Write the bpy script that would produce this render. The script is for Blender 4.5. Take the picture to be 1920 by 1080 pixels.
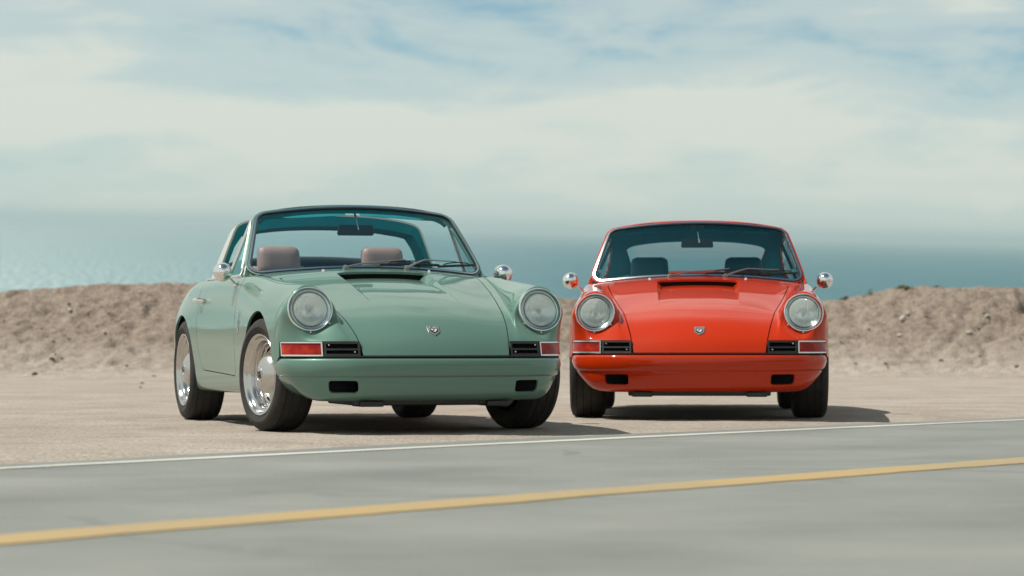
import bpy, math, random
import numpy as np
from mathutils import Matrix, Vector

for _o in list(bpy.data.objects):
    bpy.data.objects.remove(_o)
scene = bpy.context.scene
COL = scene.collection
rng = np.random.default_rng(7)
random.seed(7)

# ------------------------------------------------------------------ camera, world, sun
F_PX = 5217.4            # focal length in pixels of a 1920 wide frame
CAM_H = 0.5483           # height above the road sheet
LOOK = math.atan((540 - 625.66) / F_PX)
# the parking strip slopes gently away to the sea and to the left: L = slope frame -> world
r_ = Vector((1, 0, 0)); f_ = Vector((0, math.cos(LOOK), -math.sin(LOOK))); u_ = r_.cross(f_)
up_w = (r_ * 0.0255 + u_ * 1.0 + f_ * (-0.0209)).normalized()
fy = (f_ - up_w * f_.dot(up_w)).normalized()
fx = fy.cross(up_w)
L3 = Matrix((fx, fy, up_w))
SLOPE = L3.to_4x4()

def W(p):
    return SLOPE @ Vector(p)

cam_d = bpy.data.cameras.new('camera')
cam = bpy.data.objects.new('camera', cam_d)
COL.objects.link(cam)
cb = Matrix((r_, u_, -f_)).transposed()
cam.matrix_world = Matrix.Translation(W((0, 0, CAM_H))) @ (L3 @ cb).to_4x4()
cam_d.sensor_width = 36
cam_d.lens = 36 * F_PX / 1920
cam_d.clip_start = 0.1
cam_d.clip_end = 400000
cam_d.dof.use_dof = True
cam_d.dof.focus_distance = 15.6
cam_d.dof.aperture_fstop = 3.5
scene.camera = cam

SUN_DIR = (L3 @ Vector((0.58, 0.03, -1.0))).normalized()      # direction the light travels
to_sun = -SUN_DIR
SUN_EL = math.asin(to_sun.z)
SUN_AZ = math.atan2(to_sun.x, to_sun.y)

world = bpy.data.worlds.new('World')
scene.world = world
world.use_nodes = True

class NT:
    """tiny helper round a node tree"""
    def __init__(s, tree):
        s.t = tree
    def n(s, kind, inputs=None, **props):
        nd = s.t.nodes.new(kind)
        for k, v in props.items():
            setattr(nd, k, v)
        for k, v in (inputs or {}).items():
            sock = nd.inputs[k]
            if isinstance(v, bpy.types.NodeSocket):
                s.t.links.new(v, sock)
            else:
                sock.default_value = v
        return nd
    def math(s, op, a, b=0.0, c=0.0, clamp=False):
        nd = s.n('ShaderNodeMath', operation=op, use_clamp=clamp)
        for i, v in enumerate((a, b, c)):
            if isinstance(v, bpy.types.NodeSocket):
                s.t.links.new(v, nd.inputs[i])
            else:
                nd.inputs[i].default_value = v
        return nd.outputs[0]
    def ramp(s, fac, stops, interp='LINEAR'):
        nd = s.n('ShaderNodeValToRGB', {'Fac': fac})
        nd.color_ramp.interpolation = interp
        e = nd.color_ramp.elements
        while len(e) > 1:
            e.remove(e[-1])
        e[0].position, e[0].color = stops[0][0], col(stops[0][1])
        for p, c in stops[1:]:
            x = e.new(p); x.color = col(c)
        return nd.outputs[0]
    def mix(s, fac, a, b, mode='MIX'):
        nd = s.n('ShaderNodeMix', data_type='RGBA', blend_type=mode)
        for sock, v in ((nd.inputs[0], fac), (nd.inputs[6], a), (nd.inputs[7], b)):
            if isinstance(v, bpy.types.NodeSocket):
                s.t.links.new(v, sock)
            else:
                sock.default_value = col(v) if isinstance(v, (tuple, list)) else v
        return nd.outputs[2]
    def noise(s, vec, scale, detail=4, rough=0.55, dist=0.0):
        return s.n('ShaderNodeTexNoise', {'Vector': vec, 'Scale': scale, 'Detail': detail, 'Roughness': rough, 'Distortion': dist}).outputs['Fac']

def col(c):
    if isinstance(c, (int, float)):
        return (c, c, c, 1)
    return tuple(c) if len(c) == 4 else (*c, 1)

wt = NT(world.node_tree)
world.node_tree.nodes.clear()
sky = wt.n('ShaderNodeTexSky', sky_type='NISHITA')
sky.sun_disc = False
sky.sun_elevation = SUN_EL
sky.sun_rotation = SUN_AZ
sky.altitude = 30
sky.air_density = 0.55
sky.dust_density = 0.3
sky.ozone_density = 2.0
geo = wt.n('ShaderNodeTexCoord').outputs['Generated']
# thin high cloud in long banks: noise over the view direction, flattened towards the horizon
mp = wt.n('ShaderNodeMapping', {'Vector': geo, 'Location': (-2.834, -0.779, -4.71), 'Scale': (4.5, 4.5, 24.0)}).outputs[0]
n1 = wt.noise(mp, 1.0, 6, 0.52, 0.35)
mp2 = wt.n('ShaderNodeMapping', {'Vector': geo, 'Location': (-2.783, -0.621, -0.042), 'Scale': (16, 16, 52)}).outputs[0]
n2 = wt.noise(mp2, 1.0, 7, 0.6, 0.6)
dens = wt.math('MULTIPLY_ADD', n2, 0.45, wt.math('MULTIPLY', n1, 0.95))
zz = wt.n('ShaderNodeSeparateXYZ', {'Vector': geo}).outputs[2]
bank = wt.math('MAXIMUM', wt.math('MULTIPLY', wt.n('ShaderNodeMapRange', {'Value': zz, 'From Min': 0.07, 'From Max': 0.20}, interpolation_type='SMOOTHSTEP').outputs[0], 0.9), wt.math('EXPONENT', wt.math('MULTIPLY', wt.math('POWER', wt.math('DIVIDE', wt.math('SUBTRACT', zz, 0.040), 0.020), 2.0), -1.0)))
dens = wt.math('MULTIPLY_ADD', bank, 0.17, dens)
# more cloud on the sunward side
xx = wt.n('ShaderNodeSeparateXYZ', {'Vector': geo}).outputs[0]
dens = wt.math('MULTIPLY_ADD', wt.n('ShaderNodeMapRange', {'Value': xx, 'From Min': 0.16, 'From Max': -0.30}, interpolation_type='SMOOTHSTEP').outputs[0], 0.17, wt.math('SUBTRACT', dens, 0.05))
veil = wt.ramp(dens, [(0.51, 0.0), (0.73, 0.66), (0.89, 1.0)], 'EASE')
# the veil thins out overhead, where one looks through less of it
thin = wt.math('SUBTRACT', 1.0, wt.math('MULTIPLY', wt.n('ShaderNodeMapRange', {'Value': zz, 'From Min': 0.55, 'From Max': 0.93}, interpolation_type='SMOOTHSTEP').outputs[0], 0.88))
veil = wt.math('MULTIPLY', veil, thin)
SKY_TINT = (0.44, 0.88, 0.88)
CLOUD = (6.95, 7.4, 6.75)
skyc = wt.mix(1.0, sky.outputs[0], SKY_TINT, 'MULTIPLY')
# sea haze close to the horizon
low = wt.math('EXPONENT', wt.math('MULTIPLY', wt.math('ABSOLUTE', zz), -38.0))
skyc = wt.mix(low, skyc, (5.5, 6.25, 6.05))
skyc = wt.mix(veil, skyc, CLOUD)
bg = wt.n('ShaderNodeBackground', {'Color': skyc, 'Strength': 0.10})
wo = wt.n('ShaderNodeOutputWorld', {'Surface': bg.outputs[0]})

sun_d = bpy.data.lights.new('sun', 'SUN')
sun_d.energy = 5.0
sun_d.angle = math.radians(0.6)
sun_d.color = (1.0, 0.93, 0.83)
sun = bpy.data.objects.new('sun', sun_d)
COL.objects.link(sun)
sun.rotation_euler = SUN_DIR.to_track_quat('-Z', 'Y').to_euler()

vs = scene.view_settings
vs.view_transform = 'Standard'
vs.look = 'None'
vs.exposure = 0.0
vs.gamma = 1.0
vs.use_curve_mapping = False
scene.render.engine = 'CYCLES'
scene.cycles.max_bounces = 10
scene.cycles.transparent_max_bounces = 24
scene.cycles.use_denoising = True
scene.cycles.caustics_reflective = False
scene.cycles.caustics_refractive = False

# ------------------------------------------------------------------ materials
def mat(name, color=(0.5, 0.5, 0.5), rough=0.5, metal=0.0, coat=0.0, spec=0.5, coat_rough=0.02, build=None):
    m = bpy.data.materials.new(name)
    m.use_nodes = True
    t = NT(m.node_tree)
    b = m.node_tree.nodes['Principled BSDF']
    b.inputs['Base Color'].default_value = col(color)
    b.inputs['Roughness'].default_value = rough
    b.inputs['Metallic'].default_value = metal
    b.inputs['Coat Weight'].default_value = coat
    b.inputs['Coat Roughness'].default_value = coat_rough
    b.inputs['Coat IOR'].default_value = 1.42
    b.inputs['Specular IOR Level'].default_value = spec
    if build:
        build(t, b)
    return m

def link(t, a, b):
    t.t.links.new(a, b)

def bump(t, b, height, strength=0.3, dist=0.01):
    nd = t.n('ShaderNodeBump', {'Height': height, 'Strength': strength, 'Distance': dist})
    link(t, nd.outputs[0], b.inputs['Normal'])

def paint(name, base, metal, flake):
    def bld(t, b):
        o = t.n('ShaderNodeTexCoord').outputs['Object']
        dust = t.noise(o, 2.2, 6, 0.65)
        fl = t.noise(o, 900, 2, 0.5)
        c = t.mix(t.math('MULTIPLY', fl, flake), base, tuple(min(1, v * 1.5) for v in base))
        d = t.ramp(dust, [(0.5, 0.0), (0.8, 0.008)])
        c = t.mix(d, c, (0.36, 0.32, 0.26))
        link(t, c, b.inputs['Base Color'])
        r = t.math('MULTIPLY_ADD', dust, 0.05, 0.015)
        link(t, r, b.inputs['Coat Roughness'])
    return mat(name, base, 0.45, metal, 1.0, 0.05, 0.03, bld)

M = {}
M['green_paint'] = paint('green_paint', (0.112, 0.208, 0.172), 0.30, 0.35)
M['red_paint'] = paint('red_paint', (0.46, 0.026, 0.0004), 0.0, 0.1)
M['chrome'] = mat('chrome', (0.84, 0.85, 0.86), 0.10, 1.0)
M['satin_metal'] = mat('satin_metal', (0.72, 0.72, 0.70), 0.28, 1.0)
M['bar_metal'] = mat('brushed_bar', (0.60, 0.63, 0.60), 0.38, 0.6)
M['wiper_metal'] = mat('wiper_metal', (0.30, 0.33, 0.33), 0.33, 0.9)
M['rim_metal'] = mat('rim_metal', (0.58, 0.565, 0.55), 0.13, 1.0)
M['cap_metal'] = mat('cap_metal', (0.60, 0.585, 0.57), 0.22, 1.0)
M['bright_trim'] = mat('bright_trim', (0.78, 0.81, 0.82), 0.16, 1.0)
M['rubber'] = mat('rubber', (0.014, 0.030, 0.034), 0.5, spec=0.35)
M['black_trim'] = mat('black_trim', (0.012, 0.014, 0.015), 0.4)
M['black_void'] = mat('black_void', (0.008, 0.009, 0.010), 0.9, spec=0.1)
def tyre_b(t, b):
    o = t.n('ShaderNodeTexCoord').outputs['Object']
    n = t.noise(o, 14, 6, 0.7)
    c = t.ramp(n, [(0.35, (0.020, 0.020, 0.021)), (0.75, (0.045, 0.041, 0.037))])
    link(t, c, b.inputs['Base Color'])
    bump(t, b, t.noise(o, 180, 3, 0.6), 0.25, 0.002)
M['tyre'] = mat('tyre_rubber', (0.025, 0.025, 0.025), 0.75, spec=0.3, build=tyre_b)
def lth(c):
    def f(t, b):
        o = t.n('ShaderNodeTexCoord').outputs['Object']
        bump(t, b, t.noise(o, 160, 3, 0.6), 0.2, 0.002)
        link(t, t.mix(t.noise(o, 9, 4, 0.6), tuple(v * 0.85 for v in c), tuple(v * 1.12 for v in c)), b.inputs['Base Color'])
    return f
M['tan_leather'] = mat('tan_leather', (0.35, 0.235, 0.222), 0.5, build=lth((0.35, 0.235, 0.222)))
M['black_leather'] = mat('black_leather', (0.010, 0.075, 0.09), 0.5, build=lth((0.010, 0.075, 0.09)))
M['headliner'] = mat('headliner', (0.014, 0.23, 0.265), 0.8, spec=0.2, build=lth((0.014, 0.23, 0.265)))
M['dash'] = mat('dash_vinyl', (0.02, 0.024, 0.026), 0.55, build=lth((0.02, 0.024, 0.026)))
M['cream'] = mat('enamel', (0.62, 0.60, 0.54), 0.35)
M['silver_enamel'] = mat('silver_trim', (0.72, 0.73, 0.72), 0.22, 0.85)
M['dark_enamel'] = mat('dark_enamel', (0.02, 0.02, 0.018), 0.35)

def glass(name, tint, rough=0.0, f0=0.05, extra=None, refl=(1, 1, 1)):
    m = bpy.data.materials.new(name)
    m.use_nodes = True
    t = NT(m.node_tree)
    m.node_tree.nodes.clear()
    tr = t.n('ShaderNodeBsdfTransparent', {'Color': col(tint)})
    gl = t.n('ShaderNodeBsdfGlossy', {'Color': col(refl), 'Roughness': rough})
    gm = t.n('ShaderNodeNewGeometry')
    cs = t.math('ABSOLUTE', t.n('ShaderNodeVectorMath', {0: gm.outputs['Normal'], 1: gm.outputs['Incoming']}, operation='DOT_PRODUCT').outputs['Value'])
    fac = t.math('MULTIPLY_ADD', t.math('POWER', t.math('SUBTRACT', 1.0, cs, clamp=True), 5.0), 1.0 - 2 * f0, 2 * f0, clamp=True)
    nrm = None
    if extra:
        nrm = extra(t)
        link(t, nrm, gl.inputs['Normal'])
    mx = t.n('ShaderNodeMixShader', {0: fac, 1: tr.outputs[0], 2: gl.outputs[0]})
    out = mx.outputs[0]
    if extra:
        df = t.n('ShaderNodeBsdfDiffuse', {'Color': (0.70, 0.80, 0.79, 1)})
        link(t, nrm, df.inputs['Normal'])
        mx2 = t.n('ShaderNodeMixShader', {0: 0.34, 1: out, 2: df.outputs[0]})
        out = mx2.outputs[0]
    t.n('ShaderNodeOutputMaterial', {'Surface': out})
    return m
M['glass'] = glass('window_glass', (0.84, 0.95, 0.96), 0.0, 0.06, None, (0.45, 0.97, 1.0))      # teal cast of the shadows put into the reflection colour
def flutes(t):
    o = t.n('ShaderNodeTexCoord').outputs['Object']
    w = t.n('ShaderNodeTexWave', {'Vector': o, 'Scale': 46.0, 'Distortion': 0.6, 'Detail': 1.0}, wave_type='BANDS', bands_direction='X').outputs['Fac']
    ring = t.n('ShaderNodeTexWave', {'Vector': o, 'Scale': 22.0, 'Distortion': 0.4, 'Detail': 1.0}, wave_type='RINGS', rings_direction='Y').outputs['Fac']
    h = t.math('ADD', w, ring)
    return t.n('ShaderNodeBump', {'Height': h, 'Strength': 0.5, 'Distance': 0.003}).outputs[0]
M['lens'] = glass('headlight_glass', (0.90, 0.97, 0.97), 0.06, 0.06, flutes)
M['lens_plain'] = glass('lens_rim_glass', (0.72, 0.86, 0.88), 0.03, 0.08)
M['reflector'] = mat('reflector', (0.80, 0.86, 0.86), 0.20, 1.0)
def redlens(t, b):
    o = t.n('ShaderNodeTexCoord').outputs['Object']
    v = t.n('ShaderNodeTexChecker', {'Vector': o, 'Scale': 120.0}).outputs['Fac']
    n = t.noise(o, 9, 3, 0.6)
    c = t.ramp(n, [(0.40, (0.24, 0.004, 0.005)), (0.62, (0.42, 0.035, 0.004))])
    link(t, c, b.inputs['Base Color'])
    bump(t, b, t.math('ADD', t.math('MULTIPLY', v, 0.5), t.noise(o, 300, 2, 0.5)), 0.25, 0.002)
M['red_lens'] = mat('red_lens', (0.4, 0.01, 0.01), 0.25, coat=0.12, spec=0.2, build=redlens)

# ------------------------------------------------------------------ mesh helpers
class Me:
    def __init__(s, V, F, N=None, A=None):
        s.V = np.asarray(V, float).reshape(-1, 3)
        s.F = [tuple(f) for f in F]
        s.N = None if N is None else np.asarray(N, float)
        s.A = None if A is None else np.asarray(A, float)

def join(*ms):
    V, F, N = [], [], []
    o = 0
    hasN = all(m.N is not None for m in ms)
    for m in ms:
        V.append(m.V); F += [tuple(i + o for i in f) for f in m.F]
        if hasN: N.append(m.N)
        o += len(m.V)
    return Me(np.vstack(V), F, np.vstack(N) if hasN else None)

def flip(m):
    return Me(m.V, [f[::-1] for f in m.F], None if m.N is None else -m.N, m.A)

def mirror(m):
    V = m.V * [-1, 1, 1]
    return Me(V, [f[::-1] for f in m.F], None if m.N is None else m.N * [-1, 1, 1], m.A)

def move(m, mx):
    R = np.array(mx.to_3x3()); T = np.array(mx.to_translation())
    return Me(m.V @ R.T + T, m.F, None if m.N is None else m.N @ R.T, m.A)

def compact(m):
    used = sorted({i for f in m.F for i in f})
    mp_ = {v: k for k, v in enumerate(used)}
    return Me(m.V[used], [tuple(mp_[i] for i in f) for f in m.F], None if m.N is None else m.N[used], None if m.A is None else m.A[used])

def clip(m, f):
    """keep the side of the mesh where f >= 0; f: array per vertex or function of the mesh"""
    if callable(f):
        f = f(m)
    f = np.where(np.abs(f) < 1e-7, 1e-7, f)
    pos = f > 0
    V = [m.V]; N = [m.N] if m.N is not None else None; A = [m.A] if m.A is not None else None
    n0 = len(m.V); cache = {}; nv, nn, na = [], [], []; F = []
    for fc in m.F:
        p = pos[list(fc)]
        if p.all():
            F.append(fc); continue
        if not p.any():
            continue
        out = []
        k = len(fc)
        for i in range(k):
            a, b = fc[i], fc[(i + 1) % k]
            if pos[a]: out.append(a)
            if pos[a] != pos[b]:
                key = (a, b) if a < b else (b, a)
                if key not in cache:
                    q0, q1 = key
                    t = f[q0] / (f[q0] - f[q1])
                    cache[key] = n0 + len(nv)
                    nv.append(m.V[q0] * (1 - t) + m.V[q1] * t)
                    if N is not None:
                        w = m.N[q0] * (1 - t) + m.N[q1] * t
                        nn.append(w / (np.linalg.norm(w) + 1e-12))
                    if A is not None: na.append(m.A[q0] * (1 - t) + m.A[q1] * t)
                out.append(cache[key])
        if len(out) >= 3: F.append(tuple(out))
    if nv:
        V.append(np.array(nv))
        if N is not None: N.append(np.array(nn))
        if A is not None: A.append(np.array(na))
    r = Me(np.vstack(V), F, None if N is None else np.vstack(N), None if A is None else np.vstack(A))
    return compact(r)

def split(m, f, gap=0.0):
    if callable(f): f = f(m)
    return clip(m, f - gap), clip(m, -f - gap)

def flange(m, depth, keep=None):
    """turn the open edges inwards by depth so a sheet panel shows a folded edge"""
    cnt = {}
    for fc in m.F:
        k = len(fc)
        for i in range(k):
            a, b = fc[i], fc[(i + 1) % k]
            cnt[(a, b)] = cnt.get((a, b), 0) + 1
    bd = [(a, b) for (a, b) in cnt if (b, a) not in cnt]
    if keep is not None:
        bd = [(a, b) for a, b in bd if keep(m.V[a]) and keep(m.V[b])]
    vs_ = sorted({i for e in bd for i in e})
    idx = {v: k for k, v in enumerate(vs_)}
    if not vs_:
        return m
    en = np.zeros((len(vs_), 3))
    for a, b in bd:
        d = m.V[b] - m.V[a]
        c = np.cross(d, m.N[a])
        c = c / (np.linalg.norm(c) + 1e-12)
        en[idx[a]] += c; en[idx[b]] += c
    en /= np.linalg.norm(en, axis=1, keepdims=True) + 1e-12
    n0 = len(m.V); k = len(vs_)
    top = m.V[vs_]; low = top - m.N[vs_] * (depth[vs_] if np.ndim(depth) else depth)
    V = np.vstack([m.V, top, low]); N = np.vstack([m.N, en, en])
    F = list(m.F)
    for a, b in bd:
        i, j = idx[a], idx[b]
        F.append((n0 + j, n0 + i, n0 + k + i, n0 + k + j))
    return Me(V, F, N)

def shell(m, th):
    """closed sheet: outer skin, inner skin th below, edges joined"""
    inner = Me(m.V - m.N * th, [f[::-1] for f in m.F], -m.N)
    return join(flange(m, th), inner)

def bs_fit(P, it=7):
    """control points of a uniform cubic B-spline sheet that passes (nearly) through P"""
    C = P.copy()
    def sm(X, ax):
        X = np.moveaxis(X, ax, 0)
        E = np.concatenate([2 * X[:1] - X[1:2], X, 2 * X[-1:] - X[-2:-1]])
        return np.moveaxis((E[:-2] + 4 * E[1:-1] + E[2:]) / 6, 0, ax)
    for _ in range(it):
        C = C + (P - sm(sm(C, 0), 1))
    return C

def bs_basis(n, sub):
    t = np.linspace(0, n - 1, (n - 1) * sub + 1)
    i = np.minimum(t.astype(int), n - 2); u = t - i
    Bm = np.zeros((len(t), n + 2))
    b = np.stack([(1 - u) ** 3, 3 * u ** 3 - 6 * u ** 2 + 4, -3 * u ** 3 + 3 * u ** 2 + 3 * u + 1, u ** 3], 1) / 6
    for k in range(4):
        Bm[np.arange(len(t)), i + k] = b[:, k]
    E = np.zeros((n + 2, n))
    E[1:-1] = np.eye(n); E[0, 0] = 2; E[0, 1] = -1; E[-1, -1] = 2; E[-1, -2] = -1
    return t, Bm @ E

def sheet(P, su=6, sv=6, it=7, flipn=False):
    """fine quad mesh through the grid of points P[row, col]; A holds the (row, col) parameters"""
    P = np.asarray(P, float)
    C = bs_fit(P, it)
    tu, Bu = bs_basis(P.shape[0], su); tv, Bv = bs_basis(P.shape[1], sv)
    G = np.einsum('ai,bj,ijk->abk', Bu, Bv, C)
    du = np.gradient(G, axis=0); dv = np.gradient(G, axis=1)
    N = np.cross(dv, du); N /= np.linalg.norm(N, axis=2, keepdims=True) + 1e-12
    nu, nv = G.shape[:2]
    I = np.arange(nu * nv).reshape(nu, nv)
    F = np.stack([I[:-1, :-1], I[:-1, 1:], I[1:, 1:], I[1:, :-1]], -1).reshape(-1, 4).tolist()
    A = np.stack(np.meshgrid(tu, tv, indexing='ij'), -1).reshape(-1, 2)
    m = Me(G.reshape(-1, 3), F, N.reshape(-1, 3), A)
    return flip(m) if flipn else m

def spline(pts, n):
    """points on a smooth curve through pts"""
    P = np.asarray(pts, float)[:, None, :]
    P = np.repeat(P, 2, 1)
    C = P.copy()
    for _ in range(12):
        E = np.concatenate([2 * C[:1] - C[1:2], C, 2 * C[-1:] - C[-2:-1]])
        C = C + P - (E[:-2] + 4 * E[1:-1] + E[2:]) / 6
    k = len(pts)
    t = np.linspace(0, k - 1, n); i = np.minimum(t.astype(int), k - 2); u = (t - i)[:, None]
    E = np.concatenate([2 * C[:1] - C[1:2], C, 2 * C[-1:] - C[-2:-1]])[:, 0]
    return ((1 - u) ** 3 * E[i] + (3 * u ** 3 - 6 * u ** 2 + 4) * E[i + 1] + (-3 * u ** 3 + 3 * u ** 2 + 3 * u + 1) * E[i + 2] + u ** 3 * E[i + 3]) / 6

def tube(path, rad, seg=8, closed=False, caps=True, flat=1.0, upv=(0, 0, 1)):
    path = np.asarray(path, float); n = len(path)
    rad = np.broadcast_to(np.asarray(rad, float), (n,))
    if closed:
        T = np.roll(path, -1, 0) - np.roll(path, 1, 0)
    else:
        T = np.gradient(path, axis=0)
    T /= np.linalg.norm(T, axis=1, keepdims=True) + 1e-12
    V = []; up = np.array(upv, float)
    for p, t, r in zip(path, T, rad):
        a = np.cross(t, up)
        if np.linalg.norm(a) < 1e-3: a = np.cross(t, (1, 0, 0))
        a /= np.linalg.norm(a); b = np.cross(a, t)
        for k in range(seg):
            th = 2 * math.pi * k / seg
            V.append(p + r * (a * math.cos(th) + b * math.sin(th) * flat))
    F = []
    for i in range(n if closed else n - 1):
        j = (i + 1) % n
        for k in range(seg):
            l = (k + 1) % seg
            F.append((i * seg + k, i * seg + l, j * seg + l, j * seg + k)[::-1])
    if caps and not closed:
        F.append(tuple(range(seg))); F.append(tuple(range((n - 1) * seg, n * seg))[::-1])
    return Me(V, F)

def lathe(prof, seg=48, axis='x', cap=False):
    """prof: list of (radius, along); spun about the axis; along grows in +axis"""
    prof = [(max(r, 0.0), a) for r, a in prof]
    V, F = [], []
    for r, a in prof:
        for k in range(seg):
            th = 2 * math.pi * k / seg
            c, s = r * math.cos(th), r * math.sin(th)
            V.append({'x': (a, c, s), 'y': (s, a, c), 'z': (c, s, a)}[axis])
    n = len(prof)
    for i in range(n - 1):
        for k in range(seg):
            l = (k + 1) % seg
            F.append((i * seg + k, (i + 1) * seg + k, (i + 1) * seg + l, i * seg + l))
    if cap:
        F.append(tuple(range(seg))[::-1]); F.append(tuple(range((n - 1) * seg, n * seg)))
    return Me(V, F)

def box(c, s, b=0.0):
    """box with chamfered edges: centre c, full size s, chamfer b"""
    import bmesh
    bm = bmesh.new()
    bmesh.ops.create_cube(bm, size=1.0)
    for v in bm.verts:
        v.co = Vector((v.co.x * s[0] + c[0], v.co.y * s[1] + c[1], v.co.z * s[2] + c[2]))
    if b > 0:
        bmesh.ops.bevel(bm, geom=bm.edges[:], offset=b, segments=3, profile=0.6, affect='EDGES')
    bm.verts.index_update()
    r = Me([tuple(v.co) for v in bm.verts], [tuple(v.index for v in f.verts) for f in bm.faces])
    bm.free()
    return r

def prism(poly, y0, y1):
    """closed outline poly [(x, z)] (counter-clockwise seen from the front, -y) pushed from y0 back to y1"""
    n = len(poly)
    V = [(x, y0, z) for x, z in poly] + [(x, y1, z) for x, z in poly]
    F = [tuple(range(n)), tuple(range(n, 2 * n))[::-1]]
    for i in range(n):
        j = (i + 1) % n
        F.append((j, i, n + i, n + j))
    return Me(V, F)

def grid_faces(nu, nv, wrap=False):
    F = []
    for i in range(nu - 1):
        for j in range(nv if wrap else nv - 1):
            k = (j + 1) % nv
            F.append((i * nv + j, i * nv + k, (i + 1) * nv + k, (i + 1) * nv + j))
    return F

def sd_poly(px, py, poly, r=0.0):
    """signed distance (negative inside) to a polygon shrunk by r then rounded by r"""
    P = np.array(poly, float)
    if r > 0:                                       # shrink by moving the edges inwards
        n = len(P); area = 0.5 * np.sum(P[:, 0] * np.roll(P[:, 1], -1) - np.roll(P[:, 0], -1) * P[:, 1])
        if area < 0: P = P[::-1]
        Q = []
        for i in range(n):
            a, b, c = P[i - 1], P[i], P[(i + 1) % n]
            d0 = (b - a) / np.linalg.norm(b - a); d1 = (c - b) / np.linalg.norm(c - b)
            n0 = np.array([-d0[1], d0[0]]); n1 = np.array([-d1[1], d1[0]])
            k = 1 + n0 @ n1
            Q.append(b + r * (n0 + n1) / max(k, 0.15))
        P = np.array(Q)
    q = np.stack([px, py], -1)
    d = np.full(px.shape, 1e9); s = np.ones(px.shape)
    n = len(P); j = n - 1
    for i in range(n):
        e = P[j] - P[i]; w = q - P[i]
        t = np.clip((w @ e) / (e @ e), 0, 1)
        bb = w - t[..., None] * e
        d = np.minimum(d, (bb ** 2).sum(-1))
        c1 = q[..., 1] >= P[i][1]; c2 = q[..., 1] < P[j][1]; c3 = e[0] * w[..., 1] > e[1] * w[..., 0]
        fl = (c1 & c2 & c3) | (~c1 & ~c2 & ~c3)
        s = np.where(fl, -s, s)
        j = i
    return s * np.sqrt(d) - r

def link_mesh(name, m, material, parent=None, smooth=True, angle=38, kind=None):
    me = bpy.data.meshes.new(name)
    F = m.F
    if m.N is not None:                 # wind every face the way its normals point
        F = []
        for f in m.F:
            a, b, c = m.V[f[0]], m.V[f[len(f) // 3]], m.V[f[(2 * len(f)) // 3]]
            F.append(f if np.cross(b - a, c - a) @ m.N[list(f)].sum(0) >= 0 else f[::-1])
    me.from_pydata(m.V.tolist(), [], F)
    me.update()
    if smooth:
        me.polygons.foreach_set('use_smooth', np.ones(len(me.polygons), bool))
        if m.N is not None:
            me.normals_split_custom_set_from_vertices(m.N.tolist())
        else:
            me.set_sharp_from_angle(angle=math.radians(angle))
    for mm in (material if isinstance(material, (list, tuple)) else [material]):
        me.materials.append(mm)
    ob = bpy.data.objects.new(name, me)
    COL.objects.link(ob)
    if parent is not None: ob.parent = parent
    if kind: ob['kind'] = kind
    return ob

def empty(name, parent=None, mx=None):
    o = bpy.data.objects.new(name, None)
    o.empty_display_size = 0.2
    COL.objects.link(o)
    if parent is not None: o.parent = parent
    if mx is not None: o.matrix_world = mx
    return o

def tag(o, label, cat, group=None):
    o['label'] = label; o['category'] = cat
    if group: o['group'] = group

def vnoise(x, y, seed=0):
    xi = np.floor(x).astype(np.int64); yi = np.floor(y).astype(np.int64)
    u = x - xi; v = y - yi
    u = u * u * u * (u * (u * 6 - 15) + 10); v = v * v * v * (v * (v * 6 - 15) + 10)
    def h(a, b):
        k = (a * 374761393 + b * 668265263 + seed * 1442695041) & 0xffffffff
        k = ((k ^ (k >> 13)) * 1274126177) & 0xffffffff
        return ((k ^ (k >> 16)) & 0xffff) / 65535.0
    return (h(xi, yi) * (1 - u) + h(xi + 1, yi) * u) * (1 - v) + (h(xi, yi + 1) * (1 - u) + h(xi + 1, yi + 1) * u) * v

def fbm(x, y, octs=5, gain=0.5, seed=0):
    a, s, t = 1.0, 0.0, 0.0
    for o in range(octs):
        s = s + a * (vnoise(x, y, seed + o) - 0.5); t += a
        x, y, a = x * 2.03 + 11.3, y * 2.03 - 5.7, a * gain
    return s / t

# ------------------------------------------------------------------ the place
def road_curve(pts):
    """smooth line through slope-frame points, pushed on straight at both ends"""
    a = np.array(pts, float)
    c = np.polyfit(a[:, 0], a[:, 1], 2)
    return c

# y as a quadratic in x, in metres on the slope, from the painted lines of the photograph
FP = F_PX * CAM_H
def g2(u, v):
    D = FP / (v - 625.66 + .0008 * (u - 960)); return ((u - 960) / F_PX * D, D)
CW = road_curve([g2(0, 882), g2(480, 855.5), g2(960, 830.5), g2(1440, 808), g2(1920, 787.5)])
CY = road_curve([g2(0, 1013.5), g2(480, 973), g2(960, 935), g2(1440, 899), g2(1920, 864.5)])
CE = CW + np.array([0, 0, .58])
# one circle for the whole road, fitted to the white line
xs_ = np.linspace(-2.0, 3.2, 9); ys_ = np.polyval(CW, xs_)
xy_ = np.linspace(-1.35, 2.2, 9); yy_ = np.polyval(CY, xy_)
def fit_circle():
    # centre c, radius R for white, R2 for yellow
    p = np.array([30.0, -15.0, 45.0, 42.0])
    for _ in range(200):
        def res(p):
            return np.r_[np.hypot(xs_ - p[0], ys_ - p[1]) - p[2], np.hypot(xy_ - p[0], yy_ - p[1]) - p[3]]
        r = res(p); J = np.stack([(res(p + np.eye(4)[k] * 1e-5) - r) / 1e-5 for k in range(4)], 1)
        p = p - .5 * np.linalg.solve(J.T @ J + 1e-9 * np.eye(4), J.T @ r)
    return p
CIRC = fit_circle()
print('road circle', CIRC)

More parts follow.
